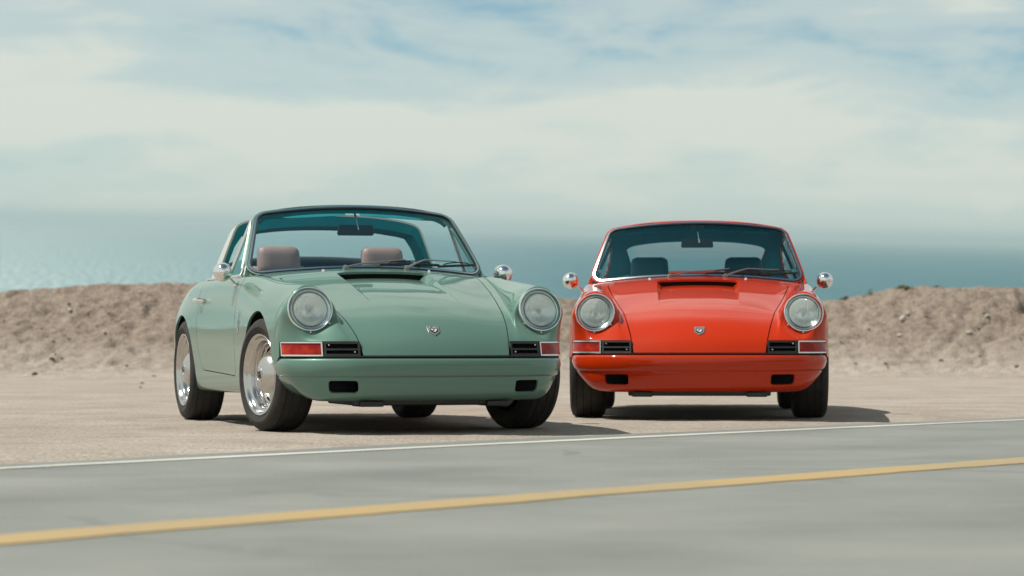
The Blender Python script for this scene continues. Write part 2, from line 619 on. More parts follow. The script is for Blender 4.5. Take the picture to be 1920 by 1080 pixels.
def arc_band(r0, r1, z, a0, a1, n, name, material, kind='structure', nr=1):
    cx, cy = CIRC[0], CIRC[1]
    V, F = [], []
    for a in np.linspace(a0, a1, n):
        for r in np.linspace(r0, r1, nr + 1):
            V.append((cx + r * math.cos(a), cy + r * math.sin(a), z))
    F = grid_faces(n, nr + 1)
    o = link_mesh(name, Me(V, F), material, None)
    o.matrix_basis = SLOPE
    if kind: o['kind'] = kind
    return o

# --- terrain: one height field in the slope frame
CREST_Y = 38.0
def crest_px(u):
    us = [-900, -300, 0, 100, 200, 330, 480, 700, 900, 1060, 1200, 1400, 1560, 1590, 1640, 1690, 1760, 1850, 1920, 2300, 3000]
    vs__ = [585, 560, 549, 541.5, 536, 532.5, 533, 540, 552, 560, 566, 569, 567, 565, 556, 542, 540.5, 543, 543, 536, 560]
    return np.interp(u, us, vs__)
def terrain_z(x, y):
    u = 960 + x / CREST_Y * F_PX
    h = CAM_H + (625.66 - crest_px(u)) / F_PX * CREST_Y
    wob = .5 * fbm(x * .25, y * 0 + 3.1, 3, seed=5)
    toe = 33.2 + wob * 2.0
    t = np.clip((y - toe) / (CREST_Y - toe), 0, 1)
    steep = np.clip((x - 4.3) / 1.2, 0, 1) * .8
    prof = .30 * t ** 1.3 + .70 * np.clip((t - .42 - .12 * steep) / (.58 - .22 * steep), 0, 1) ** (1.15 - .3 * steep)
    prof = np.where(t > .93, prof * 0 + (1 - (1 - np.minimum(prof, 1)) * 1.0), prof)
    z = h * prof
    back = np.clip((y - CREST_Y - .5) / 6, 0, 1)
    z = z - back * back * (3 - 2 * back) * h * .5 - np.clip((y - 43) / 30, 0, 1) ** 1.3 * 34 - np.clip((y - 73) / 60, 0, 1) * 30
    rough = np.clip(t * 2.2, .06, 1) * (y < 60)
    far = (np.abs(x) < 14)
    z = z + rough * (fbm(x * .8, y * .8, 3, seed=11) * .06 + fbm(x * 3.1, y * 3.1, 4, .62, seed=21) * .08 + far * np.minimum(fbm(x * 9.5, y * 9.5, 3, .6, seed=33), .12) * .11 + far * fbm(x * 11.0, y * 11.0, 1, seed=51) * .03 - far * np.clip(.10 - np.abs(fbm(x * 5.5 + .8 * fbm(x * 2, y * 2, 2, seed=71), y * 5.5, 3, .55, seed=61)), 0, 1) * .40 * np.clip(fbm(x * .9, y * .9, 2, seed=66) * 4 + .6, 0, 1))
    # small scale: clods and hollows
    cl = fbm(x * 5.2, y * 5.2, 2, .5, seed=44)
    z = z - rough * np.clip(-cl - .10, 0, 1) * .30 * np.clip(t * 3 - .6, 0, 1)
    # burrow at the far right
    z = z - .34 * np.exp(-(((x - 6.97) / .12) ** 2 + ((y - 37.25) / .30) ** 2))
    # side of the road away from the sea: cutting, then a hill
    d = CIRC[2] - np.hypot(x - CIRC[0], y - CIRC[1])            # metres in from the white line
    hill = np.clip((d - 9.5) / 60, 0, 1)
    z = z + hill ** .8 * 17 * (y < 45) + (fbm(x * .06, y * .06, 4, seed=9) * 9) * np.clip((d - 12) / 40, 0, 1)
    # under the road the ground sinks a little
    road = np.clip(1 - np.abs(d - 2.6) / 3.6, 0, 1)
    z = z - .03 * np.clip(road * 6, 0, 1)
    return z

def make_ground():
    xs = np.concatenate([np.linspace(-260, -40, 12)[:-1], np.linspace(-40, -9, 60)[:-1], np.linspace(-9, 9, 420)[:-1], np.linspace(9, 40, 60)[:-1], np.linspace(40, 260, 12)])
    ys = np.concatenate([np.linspace(-200, -20, 30)[:-1], np.linspace(-20, 10, 50)[:-1], np.linspace(10, 32, 60)[:-1], np.linspace(32, 39.5, 230)[:-1], np.linspace(39.5, 60, 40)[:-1], np.linspace(60, 150, 20)])
    X, Y = np.meshgrid(xs, ys, indexing='ij')
    Z = terrain_z(X, Y)
    V = np.stack([X, Y, Z], -1).reshape(-1, 3)
    return Me(V, [f for f in grid_faces(len(xs), len(ys))])

def ground_mat(t, b):
    o = t.n('ShaderNodeTexCoord').outputs['Object']
    sep = t.n('ShaderNodeSeparateXYZ', {'Vector': o})
    big = t.noise(o, .35, 5, .6)
    mid = t.noise(o, 2.6, 6, .65)
    fine = t.noise(o, 26, 5, .7)
    grit = t.n('ShaderNodeTexVoronoi', {'Vector': o, 'Scale': 34.0}).outputs['Distance']
    lane = t.n('ShaderNodeMapping', {'Vector': o, 'Rotation': (0, 0, math.radians(-38)), 'Scale': (.5, 5, 1)}).outputs[0]
    streak = t.noise(lane, 1.6, 5, .6)
    flat = t.ramp(t.math('ADD', t.math('MULTIPLY', t.noise(o, .9, 5, .65), .45), t.math('ADD', t.math('MULTIPLY', mid, .3), t.math('MULTIPLY', streak, .25))), [(.36, (.268, .224, .188)), (.50, (.338, .296, .256)), (.62, (.405, .368, .325))])
    bank = t.ramp(t.math('ADD', t.math('MULTIPLY', t.noise(o, 6.5, 6, .7), .65), t.math('MULTIPLY', fine, .35)), [(.36, (.155, .122, .097)), (.47, (.225, .183, .150)), (.60, (.275, .230, .193)), (.70, (.335, .29, .247))])
    k = t.ramp(t.math('ADD', sep.outputs[1], t.math('MULTIPLY_ADD', big, 3.4, -1.7)), [(0.0, 0.0), (1.0, 1.0)])
    k = t.math('MULTIPLY_ADD', sep.outputs[2], 2.6, t.math('MULTIPLY_ADD', big, 1.2, -.95), clamp=True)
    k = t.math('MULTIPLY', k, t.math('GREATER_THAN', sep.outputs[1], 25.0))
    c = t.mix(k, flat, bank)
    sp = t.ramp(fine, [(.30, .80), (.70, 1.16)])
    c = t.mix(1.0, c, sp, 'MULTIPLY')
    # dry brown hillside inland
    inland = t.math('MULTIPLY', t.math('LESS_THAN', sep.outputs[1], 14.0), t.math('MULTIPLY_ADD', sep.outputs[2], .6, -.25, clamp=True))
    c = t.mix(inland, c, t.ramp(t.noise(o, .5, 6, .65), [(.40, (.055, .060, .030)), (.62, (.17, .135, .085))]))
    link(t, c, b.inputs['Base Color'])
    h = t.math('ADD', t.math('MULTIPLY', fine, .7), t.math('MULTIPLY', t.math('SUBTRACT', 1.0, grit), .5))
    bump(t, b, h, .8, .022)
M['ground'] = mat('dirt', (.3, .25, .2), .95, spec=.15, build=ground_mat)
ground = link_mesh('ground', make_ground(), M['ground'], None, kind='structure', angle=180)
ground.matrix_basis = SLOPE

def asphalt_b(t, b):
    o = t.n('ShaderNodeTexCoord').outputs['Object']
    # distance from the centre of the bend, so wear runs along the road
    cen = t.n('ShaderNodeVectorMath', {0: o, 1: (CIRC[0], CIRC[1], 0)}, operation='SUBTRACT').outputs[0]
    rad = t.n('ShaderNodeVectorMath', {0: cen}, operation='LENGTH').outputs['Value']
    u = t.math('SUBTRACT', rad, float(CIRC[2]))
    lanes = t.math('ABSOLUTE', t.math('SINE', t.math('MULTIPLY', u, 2.1)))
    big = t.noise(o, .8, 5, .6); fine = t.noise(o, 70, 4, .75); agg = t.n('ShaderNodeTexVoronoi', {'Vector': o, 'Scale': 130.0}).outputs['Distance']
    v = t.math('ADD', t.math('MULTIPLY_ADD', big, .80, -.125), t.math('MULTIPLY', fine, .30))
    v = t.math('ADD', v, t.math('MULTIPLY', lanes, .10))
    c = t.ramp(v, [(.30, (.158, .170, .160)), (.50, (.205, .218, .204)), (.70, (.255, .262, .246))])
    edge = t.math('MULTIPLY_ADD', u, -6.0, 2.7, clamp=True)
    # sealed cracks, few and thin
    wob = t.n('ShaderNodeVectorMath', {0: o, 1: t.n('ShaderNodeVectorMath', {0: t.n('ShaderNodeTexNoise', {'Vector': o, 'Scale': 1.6, 'Detail': 3.0}).outputs['Color'], 'Scale': .7}, operation='SCALE').outputs[0]}, operation='ADD').outputs[0]
    ck = t.n('ShaderNodeTexVoronoi', {'Vector': wob, 'Scale': .42}, feature='DISTANCE_TO_EDGE').outputs['Distance']
    ckm = t.math('MULTIPLY', t.math('LESS_THAN', ck, .016), t.ramp(t.noise(o, .5, 2, .5), [(.50, 0.0), (.62, .38)]))
    c = t.mix(ckm, c, (.10, .105, .10))
    c = t.mix(t.math('MULTIPLY', t.math('SUBTRACT', 1.0, edge, clamp=True), t.ramp(t.noise(o, 5, 5, .7), [(.35, 0.0), (.65, .75)])), c, (.30, .26, .21))
    link(t, c, b.inputs['Base Color'])
    bump(t, b, t.math('ADD', agg, fine), .55, .006)
M['asphalt'] = mat('asphalt', (.2, .2, .19), .78, spec=.3, build=asphalt_b)
def line_b(base, worn, lo, hi):
    def f(t, b):
        o = t.n('ShaderNodeTexCoord').outputs['Object']
        n = t.math('MULTIPLY_ADD', t.noise(o, .55, 3, .5), .7, t.math('MULTIPLY', t.noise(o, 7, 6, .75), .3)); m2 = t.noise(o, 60, 3, .7)
        c = t.ramp(t.math('ADD', t.math('MULTIPLY', n, .6), t.math('MULTIPLY', m2, .4)), [(lo, worn), (hi, base)])
        link(t, c, b.inputs['Base Color'])
        bump(t, b, m2, .3, .003)
    return f
M['white_line'] = mat('white_road_paint', (.7, .7, .66), .6, build=line_b((.50, .50, .46), (.27, .26, .225), .40, .56))
M['yellow_line'] = mat('yellow_road_paint', (.6, .4, .1), .6, build=line_b((.385, .268, .110), (.27, .225, .145), .36, .54))

a_mid = math.atan2(14 - CIRC[1], 0 - CIRC[0])
span = 75 / CIRC[2]
A0, A1 = a_mid - span, a_mid + span
RW, RY = CIRC[2], CIRC[3]
# ragged outer edge of the asphalt
def asphalt():
    cx, cy = CIRC[0], CIRC[1]; V = []
    an = np.linspace(A0, A1, 900); rs = [RY * 2 - RW - .5, RY, RW - .4, RW, None]
    for a in an:
        s = a * RW
        rag = .36 + .10 * float(fbm(np.array([s * .9]), np.array([.3]), 4, .6, seed=2)[0] * 2)
        for r in rs[:-1] + [RW + rag]:
            V.append((cx + r * math.cos(a), cy + r * math.sin(a), 0.0))
        V.append((cx + (RW + rag + .01) * math.cos(a), cy + (RW + rag + .01) * math.sin(a), -.06))
    o = link_mesh('road', Me(V, grid_faces(len(an), len(rs) + 1)), M['asphalt'], None, kind='structure'); o.matrix_basis = SLOPE
asphalt()
def paint_line(name, r, w, z, m, seed):
    cx, cy = CIRC[0], CIRC[1]; V = []
    an = np.linspace(A0, A1, 1800)
    e1 = fbm(an * RW * 2.2, an * 0 + .2, 5, .65, seed=seed) * w * .26; e2 = fbm(an * RW * 2.2, an * 0 + 7.2, 5, .65, seed=seed + 9) * w * .26
    for a, p, q in zip(an, e1, e2):
        for rr, zz in ((r - w / 2 + p - .002, 0.0005), (r - w / 2 + p, z), (r, z), (r + w / 2 + q, z), (r + w / 2 + q + .002, 0.0005)):
            V.append((cx + rr * math.cos(a), cy + rr * math.sin(a), zz))
    o = link_mesh(name, Me(V, grid_faces(len(an), 5)), m, None, kind='structure', angle=30); o.matrix_basis = SLOPE
paint_line('edge_line', RW, .125, .004, M['white_line'], 3)
paint_line('centre_line', RY, .25, .004, M['yellow_line'], 6)
paint_line('far_edge_line', RY * 2 - RW, .105, .004, M['white_line'], 8)

# --- sea
def sea_b(t, b):
    o = t.n('ShaderNodeTexCoord').outputs['Object']
    m1 = t.n('ShaderNodeMapping', {'Vector': o, 'Scale': (.10, .22, 1)}).outputs[0]
    n1 = t.noise(m1, 1.0, 8, .68, .4)
    m2 = t.n('ShaderNodeMapping', {'Vector': o, 'Scale': (.004, .011, 1)}).outputs[0]
    n2 = t.noise(m2, 1.0, 5, .6)
    c = t.ramp(n2, [(.35, (.003, .082, .112)), (.65, (.006, .108, .140))])
    # glitter painted into the colour as pale speckles, thicker towards the left
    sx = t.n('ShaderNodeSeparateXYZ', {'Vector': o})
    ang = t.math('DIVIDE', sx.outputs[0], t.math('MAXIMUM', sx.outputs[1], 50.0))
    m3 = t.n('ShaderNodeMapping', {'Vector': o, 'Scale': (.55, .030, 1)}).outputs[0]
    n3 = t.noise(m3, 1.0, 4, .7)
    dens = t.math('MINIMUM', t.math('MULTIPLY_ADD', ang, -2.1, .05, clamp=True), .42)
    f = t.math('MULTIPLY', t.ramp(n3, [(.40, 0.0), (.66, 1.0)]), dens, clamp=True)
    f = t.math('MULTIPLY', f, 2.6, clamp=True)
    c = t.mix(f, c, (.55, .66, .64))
    # choppy water seen at a grazing angle: wave faces turned to the viewer show the water, the rest mirrors the sky
    nb = t.n('ShaderNodeBump', {'Height': n1, 'Strength': 1.0, 'Distance': 2.6}).outputs[0]
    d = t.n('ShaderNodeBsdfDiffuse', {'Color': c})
    g = t.n('ShaderNodeBsdfGlossy', {'Color': (.9, .97, 1, 1), 'Roughness': .22, 'Normal': nb})
    mx = t.n('ShaderNodeMixShader', {0: .22, 1: d.outputs[0], 2: g.outputs[0]})
    link(t, mx.outputs[0], t.t.nodes['Material Output'].inputs['Surface'])
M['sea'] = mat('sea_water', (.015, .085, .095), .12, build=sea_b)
SEA_Z = -46.0
sv = [(-40000, -3000, SEA_Z), (40000, -3000, SEA_Z), (40000, 60000, SEA_Z), (-40000, 60000, SEA_Z)]
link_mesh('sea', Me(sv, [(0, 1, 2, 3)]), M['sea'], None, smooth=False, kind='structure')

# --- loose stones and clods on the bank
def rock_mesh(seed, flat=.7):
    import bmesh
    bm = bmesh.new(); bmesh.ops.create_icosphere(bm, subdivisions=2, radius=1.0)
    r = np.random.default_rng(seed)
    pl = [(v / np.linalg.norm(v), .62 + .3 * r.random()) for v in r.normal(size=(9, 3))]
    V = []
    for v in bm.verts:
        p = np.array(v.co)
        for n_, d in pl:
            e = p @ n_ - d
            if e > 0: p = p - n_ * e
        V.append(p * [1, .85, flat])
    bm.verts.index_update()
    m = Me(V, [tuple(v.index for v in f.verts) for f in bm.faces]); bm.free()
    return m
def stone_b(c):
    def f(t, b):
        o = t.n('ShaderNodeTexCoord').outputs['Object']
        n = t.noise(o, 3.0, 5, .65)
        link(t, t.mix(n, tuple(v * .8 for v in c), tuple(v * 1.2 for v in c)), b.inputs['Base Color'])
        bump(t, b, t.noise(o, 9, 5, .7), .5, .05)
    return f
M['pale_stone'] = mat('pale_stone', (.5, .48, .44), .85, build=stone_b((.50, .48, .44)))
M['tan_stone'] = mat('tan_stone', (.32, .26, .21), .9, build=stone_b((.31, .25, .20)))
M['brown_clod'] = mat('brown_clod', (.12, .085, .06), .95, build=stone_b((.15, .112, .085)))
ROCKS = [rock_mesh(100 + i) for i in range(6)]
ROCK_ME = {}
def ray_ground(u, v):
    """where the picture ray (pixel of the 1920 frame) meets the terrain, slope frame"""
    ys = np.linspace(24, 38.6, 900)
    x = (u - 960) / F_PX * ys; z = CAM_H + (625.66 - v) / F_PX * ys
    g = terrain_z(x, ys)
    i = np.argmax(g > z)
    return (x[i], ys[i], g[i]) if g.max() > 0 and (g > z).any() else None
def rock(name, label, cat, group, mkey, u, v, px, seed):
    p = ray_ground(u, v)
    if p is None: return
    s = px / F_PX * p[1] / 2 * 1.05
    k = (seed % 6, mkey)
    if k not in ROCK_ME:
        ob = link_mesh(name, ROCKS[k[0]], M[mkey], None, angle=30); ROCK_ME[k] = ob.data
    else:
        ob = bpy.data.objects.new(name, ROCK_ME[k]); COL.objects.link(ob)
    r = random.Random(seed)
    ob.matrix_basis = SLOPE @ Matrix.Translation((p[0], p[1] - s * .15, p[2] + s * .12)) @ Matrix.Rotation(r.uniform(0, 6.28), 4, 'Z') @ Matrix.Rotation(r.uniform(-.4, .4), 4, 'X') @ Matrix.Diagonal((s * r.uniform(.9, 1.2), s * r.uniform(.8, 1.1), s * r.uniform(.8, 1.15), 1))
    tag(ob, label, cat, group)
def rocks_all():
    rock('stone', 'largest white stone on the bank right of the red car', 'stone', None, 'pale_stone', 1694, 599, 17, 1)
    rock('stone', 'small white stone just above the largest white stone', 'stone', None, 'pale_stone', 1703, 589, 8, 2)
    rock('stone', 'pale stone low on the bank under the largest white stone', 'stone', None, 'pale_stone', 1686, 631, 13, 3)
    rock('stone', 'pale stone high on the bank near the right edge', 'stone', None, 'pale_stone', 1850, 594, 12, 4)
    rock('stone', 'pale upright stone at the bank foot near the right edge', 'stone', None, 'pale_stone', 1817, 626, 13, 5)
    rock('stone', 'white stone high on the bank left of the green car', 'stone', None, 'pale_stone', 131, 582, 12, 6)
    rock('stone', 'pale stone midway up the bank left of the green car', 'stone', None, 'pale_stone', 196, 624, 9, 7)
    rock('stone', 'pale stone just below the crest behind the green car', 'stone', None, 'pale_stone', 264, 549, 12, 8)
    rock('clod', 'dark clod on the dirt, upper of two at the far left', 'clod', None, 'brown_clod', 97, 673, 11, 9)
    rock('clod', 'dark clod on the dirt, lower of two at the far left', 'clod', None, 'brown_clod', 65, 702, 12, 10)
    rock('clod', 'dark clod nearest the rear wheel of the green car', 'clod', None, 'brown_clod', 289, 706, 7, 11)
    rock('clod', 'upper clod of a close pair left of the green car', 'clod', None, 'brown_clod', 267, 719, 8, 12)
    rock('clod', 'lower clod of a close pair left of the green car', 'clod', None, 'brown_clod', 264, 727, 7, 13)
    rock('clod', 'dark clod at the bank foot near the right edge', 'clod', None, 'brown_clod', 1907, 688, 11, 14)
    rr = random.Random(4)
    for i in range(44):
        u = rr.uniform(0, 400) if i % 2 else rr.uniform(1560, 1915)
        v = rr.uniform(565, 690); px = rr.choice([4, 5, 5, 6, 7])
        if i % 3 == 0: rock('stone', 'small tan stone half buried in the dirt bank', 'stone', 'small stones strewn over the dirt bank', 'tan_stone', u, v, px + 1, 40 + i)
        elif i % 3 == 1: rock('clod', 'small dark clod of earth on the dirt bank', 'clod', 'small earth clods strewn over the dirt bank', 'brown_clod', u, v, px, 40 + i)
        else: rock('stone', 'small pale pebble lying on the dirt bank', 'stone', 'pale pebbles strewn over the dirt bank', 'pale_stone', u, v, px - 1, 40 + i)
rocks_all()

# --- tufts on the crest
def tuft_b(t, b):
    o = t.n('ShaderNodeTexCoord').outputs['Object']
    link(t, t.ramp(t.noise(o, 14, 3, .6), [(.35, (.075, .085, .028)), (.62, (.20, .165, .075))]), b.inputs['Base Color'])
M['dry_grass'] = mat('dry_grass', (.12, .12, .04), .8, build=tuft_b)
def tuft(label, cat, u, v0, wpx, hpx, n, seed, leafy=True):
    p = None
    for dv in range(0, 14):
        p = ray_ground(u, v0 + dv)
        if p: break
    if p is None: return
    k = p[1] / F_PX; r = random.Random(seed)
    V, F = [(0, 0, -.06)], []
    for i in range(n):
        x = r.gauss(0, wpx * k * .28); y = r.gauss(0, wpx * k * .2)
        h = hpx * k * r.uniform(.35, 1.15) * math.exp(-(x / (wpx * k * .5)) ** 2)
        a = r.uniform(0, 6.28); lean = r.uniform(.1, .8) * h; w = r.uniform(.004, .010) * (1.8 if leafy else .8)
        dx, dy = math.cos(a), math.sin(a); gz = terrain_z(np.array([p[0] + x]), np.array([p[1] + y]))[0] - p[2]
        b0 = len(V)
        for t in (0, .5, 1):
            ww = w * (1 - t * .85)
            cx, cy, cz = x + dx * lean * t * t, y + dy * lean * t * t, gz + h * (t - .15 * t * t) - .02
            V += [(cx - dy * ww, cy + dx * ww, cz), (cx + dy * ww, cy - dx * ww, cz + .002)]
        F += [(0, b0 + 1, b0), (b0, b0 + 1, b0 + 3, b0 + 2), (b0 + 2, b0 + 3, b0 + 5, b0 + 4)]
    o = link_mesh('grass_tuft', Me(V, F), M['dry_grass'], None)
    o.matrix_basis = SLOPE @ Matrix.Translation(p)
    tag(o, label, cat)
tuft('small round green tuft on the crest nearest the red car', 'grass tuft', 1582, 562, 20, 9, 160, 1)
tuft('thin wispy twigs on the crest right of the small round tuft', 'grass tuft', 1630, 554, 34, 20, 40, 2, False)
tuft('widest olive grass tuft where the bank crest rises', 'grass tuft', 1698, 540, 52, 9, 420, 3)
tuft('low olive grass tuft farthest right on the crest', 'grass tuft', 1754, 538, 26, 6, 160, 4)

# --- sea air: thin even haze over land and water
def haze():
    m = bpy.data.materials.new('sea_haze'); m.use_nodes = True
    t = NT(m.node_tree); m.node_tree.nodes.clear()
    v = t.n('ShaderNodeVolumePrincipled', {'Color': (0.76, 0.96, 0.99, 1), 'Density': 8.5e-5, 'Anisotropy': 0.35})
    t.n('ShaderNodeOutputMaterial', {'Volume': v.outputs[0]})
    b = box((0, 28000, (SEA_Z - 30 + 60) / 2), (84000, 66000, 60 - (SEA_Z - 30)))
    link_mesh('haze', b, m, None, smooth=False, kind='stuff')
haze()

# ------------------------------------------------------------------ the cars
# car frame: x to the right of somebody facing the nose, y backwards from the nose, z up; metres
WF, WR = 0.80, 3.01                # axle stations
HL_C = np.array([0.663, 0.254, 0.681]); HL_T = math.radians(14)
HL_U = np.array([0, math.sin(HL_T), math.cos(HL_T)]); HL_N = np.array([0, -math.cos(HL_T), math.sin(HL_T)])
HL_R = 0.129

def ringpt(deg, back=0.0, r=HL_R):
    a = math.radians(deg)
    p = HL_C + r * (math.cos(a) * np.array([1, 0, 0]) + math.sin(a) * HL_U)
    return tuple(p + np.array([0, back, back * 0.08]))

# rows of body points from the centre line to the sill: 12 columns
BODY = [
 # row 0: lower edge
 [(0,.0,.43),(.21,.012,.43),(.418,.047,.43),(.495,.073,.43),(.565,.093,.43),(.663,.140,.43),(.752,.215,.43),(.796,.30,.43),(.816,.37,.41),(.82,.41,.31),(.80,.43,.23),(.76,.43,.215)],
 [(0,.042,.50),(.212,.054,.50),(.426,.092,.50),(.500,.106,.508),(.572,.122,.510),(.665,.163,.510),(.750,.230,.510),(.803,.318,.510),(.820,.385,.46),(.823,.42,.32),(.803,.44,.23),(.763,.44,.215)],
 [(0,.115,.572),(.216,.128,.570),(.443,.168,.566),(.503,.180,.572),ringpt(222),ringpt(270),ringpt(318),(.811,.330,.57),(.823,.40,.48),(.826,.43,.33),(.805,.45,.23),(.765,.45,.215)],
 [(0,.205,.634),(.222,.219,.630),(.460,.262,.621),(.507,.268,.640),ringpt(180),tuple(HL_C),ringpt(0),(.815,.345,.63),(.825,.41,.49),(.828,.44,.33),(.806,.46,.23),(.766,.46,.215)],
 [(0,.29,.671),(.23,.303,.666),(.473,.342,.655),(.517,.325,.690),ringpt(138),ringpt(90),ringpt(42),(.817,.37,.65),(.827,.425,.49),(.829,.45,.33),(.807,.47,.23),(.767,.47,.215)],
 [(0,.35,.694),(.236,.363,.688),(.480,.385,.671),(.520,.360,.705),ringpt(140,.04,.128),ringpt(90,.05,.130),ringpt(40,.045,.130),(.818,.39,.655),(.828,.44,.49),(.830,.46,.33),(.807,.48,.23),(.767,.48,.215)],
 [(0,.44,.724),(.245,.45,.717),(.490,.455,.692),(.532,.435,.722),(.578,.42,.784),(.665,.42,.820),(.752,.42,.785),(.821,.44,.66),(.830,.47,.49),(.832,.49,.33),(.808,.50,.23),(.768,.50,.215)],
 [(0,.64,.779),(.262,.645,.770),(.525,.645,.738),(.568,.64,.764),(.612,.64,.808),(.683,.64,.837),(.765,.64,.797),(.831,.64,.66),(.838,.64,.49),(.838,.64,.33),(.81,.64,.23),(.77,.64,.215)],
 [(0,.86,.834),(.275,.862,.825),(.560,.86,.788),(.606,.86,.806),(.650,.86,.836),(.703,.86,.852),(.775,.86,.803),(.836,.86,.66),(.841,.86,.49),(.838,.86,.33),(.81,.86,.23),(.77,.86,.215)],
 [(0,1.09,.888),(.287,1.09,.878),(.590,1.09,.840),(.638,1.09,.850),(.680,1.09,.866),(.726,1.09,.867),(.785,1.09,.805),(.833,1.09,.66),(.837,1.09,.49),(.83,1.09,.33),(.806,1.09,.225),(.77,1.09,.21)],
 [(0,1.33,.930),(.30,1.33,.920),(.618,1.31,.884),(.664,1.31,.884),(.704,1.31,.886),(.748,1.31,.874),(.797,1.32,.800),(.827,1.32,.65),(.830,1.33,.48),(.82,1.33,.32),(.797,1.33,.22),(.765,1.33,.205)],
 [(0,1.62,.945),(.31,1.62,.936),(.64,1.60,.905),(.695,1.60,.895),(.735,1.60,.888),(.769,1.60,.868),(.802,1.60,.79),(.822,1.60,.64),(.824,1.60,.48),(.812,1.60,.31),(.79,1.60,.215),(.755,1.60,.20)],
 [(0,2.0,.945),(.32,2.0,.936),(.65,2.0,.905),(.702,2.0,.893),(.742,2.0,.886),(.775,2.0,.866),(.804,2.0,.785),(.821,2.0,.63),(.822,2.0,.47),(.808,2.0,.31),(.786,2.0,.21),(.75,2.0,.195)],
 [(0,2.4,.94),(.32,2.4,.93),(.64,2.4,.90),(.70,2.4,.89),(.740,2.4,.884),(.774,2.4,.864),(.806,2.4,.785),(.823,2.4,.63),(.823,2.4,.47),(.808,2.4,.31),(.786,2.4,.21),(.75,2.4,.195)],
 [(0,2.75,.94),(.31,2.75,.93),(.62,2.75,.90),(.685,2.75,.89),(.730,2.75,.881),(.768,2.75,.859),(.809,2.75,.78),(.830,2.75,.63),(.829,2.75,.47),(.813,2.75,.31),(.79,2.75,.21),(.75,2.75,.195)],
 [(0,3.08,.94),(.30,3.08,.93),(.57,3.08,.90),(.645,3.08,.882),(.698,3.08,.867),(.747,3.08,.842),(.796,3.08,.766),(.834,3.08,.62),(.834,3.08,.47),(.82,3.08,.32),(.79,3.08,.22),(.75,3.08,.205)],
 [(0,3.40,.935),(.28,3.40,.926),(.48,3.40,.90),(.573,3.40,.870),(.648,3.40,.842),(.696,3.40,.803),(.760,3.40,.726),(.798,3.40,.60),(.797,3.40,.47),(.787,3.40,.34),(.77,3.40,.26),(.74,3.40,.245)],
 [(0,3.68,.855),(.27,3.68,.848),(.43,3.68,.825),(.525,3.68,.80),(.590,3.68,.77),(.655,3.68,.728),(.717,3.66,.655),(.750,3.65,.56),(.753,3.64,.46),(.748,3.63,.38),(.73,3.62,.32),(.71,3.62,.31)],
 [(0,3.90,.745),(.265,3.90,.740),(.405,3.895,.72),(.490,3.885,.70),(.565,3.87,.675),(.612,3.85,.64),(.660,3.82,.59),(.695,3.79,.53),(.702,3.78,.46),(.70,3.77,.40),(.69,3.76,.36),(.68,3.76,.35)],
 [(0,4.03,.61),(.26,4.025,.605),(.385,4.015,.595),(.465,4.0,.58),(.535,3.975,.565),(.582,3.95,.545),(.622,3.92,.515),(.655,3.89,.48),(.668,3.87,.44),(.668,3.86,.40),(.66,3.85,.38),(.65,3.85,.37)],
 [(0,4.075,.44),(.255,4.07,.44),(.38,4.055,.435),(.458,4.035,.43),(.525,4.01,.42),(.572,3.985,.415),(.610,3.955,.41),(.638,3.925,.40),(.655,3.90,.39),(.658,3.88,.385),(.653,3.87,.375),(.645,3.87,.365)],
]
_half = np.array(BODY, float)
_full = np.concatenate([_half[:, :0:-1] * [-1, 1, 1], _half], 1)
SKIN = sheet(_full, 8, 7, 7)
if SKIN.N[np.argmax(SKIN.V[:, 2])][2] < 0:
    SKIN = flip(SKIN)

def ax(m): return np.abs(m.V[:, 0])

# ---- cut the skin into panels
def arch(m, yc, R):
    d = np.hypot(m.V[:, 1] - yc, m.V[:, 2] - 0.315) - R
    return np.where(ax(m) > 0.6, d, 1.0)

def hood_edge_x(y):
    ys = [0.0, .047, .166, .262, .342, .455, .645, .86, 1.09, 1.31]
    xs = [.412, .418, .443, .460, .473, .490, .525, .560, .590, .616]
    return np.interp(y, ys, xs)

HOOD_BACK = 1.235
def hood_f(m):          # >0 inside the hood
    y = m.V[:, 1]
    a = (hood_edge_x(y) - ax(m)) * 0.95
    b = HOOD_BACK - 0.0 - y
    return np.minimum(a, b)

skin = clip(SKIN, lambda m: arch(m, WF, 0.362))
skin = clip(skin, lambda m: arch(m, WR, 0.352))
# headlight holes
def hl_f(m):
    P = m.V.copy(); P[:, 0] = np.abs(P[:, 0])
    q = P - HL_C; a = q @ HL_N
    r = np.linalg.norm(q - a[:, None] * HL_N, axis=1)
    return np.where(np.abs(a) < 0.1, r - 0.112, 1.0)
skin = clip(skin, hl_f)
HOOD, skin = split(skin, hood_f, 0.0028)
# lamp and horn grille opening below z .506 beside the hood
skin = clip(skin, lambda m: np.where((m.V[:, 1] < 0.40), np.maximum(m.V[:, 2] - 0.507, np.maximum(hood_edge_x(m.V[:, 1]) - ax(m), ax(m) - 0.812)), 1.0))
# cockpit opening
def cockpit(m):
    x, y = m.V[:, 0], m.V[:, 1]
    d = sd_poly(np.abs(x), y, [(-.9, 1.40), (.725, 1.50), (.728, 2.6), (.66, 3.05), (.44, 3.36), (-.9, 3.36)], 0.05)
    front = y - (1.455 + 0.11 * (np.abs(x) / .72) ** 2)
    return np.where(m.V[:, 2] > 0.8, np.maximum(d, -front), 1.0)
skin = clip(skin, cockpit)
# doors
DOOR_POLY = [(1.445, .30), (2.44, .325), (2.545, .50), (2.56, 1.1), (1.445, 1.1)]
def door_f(m):
    d = -sd_poly(m.V[:, 1], m.V[:, 2], DOOR_POLY, 0.045)
    return np.where(ax(m) > 0.6, np.minimum(d, ax(m) - 0.6), -1.0)
DOORS, skin = split(skin, door_f, 0.0026)
DOOR_L, DOOR_R = split(DOORS, lambda m: -m.V[:, 0])
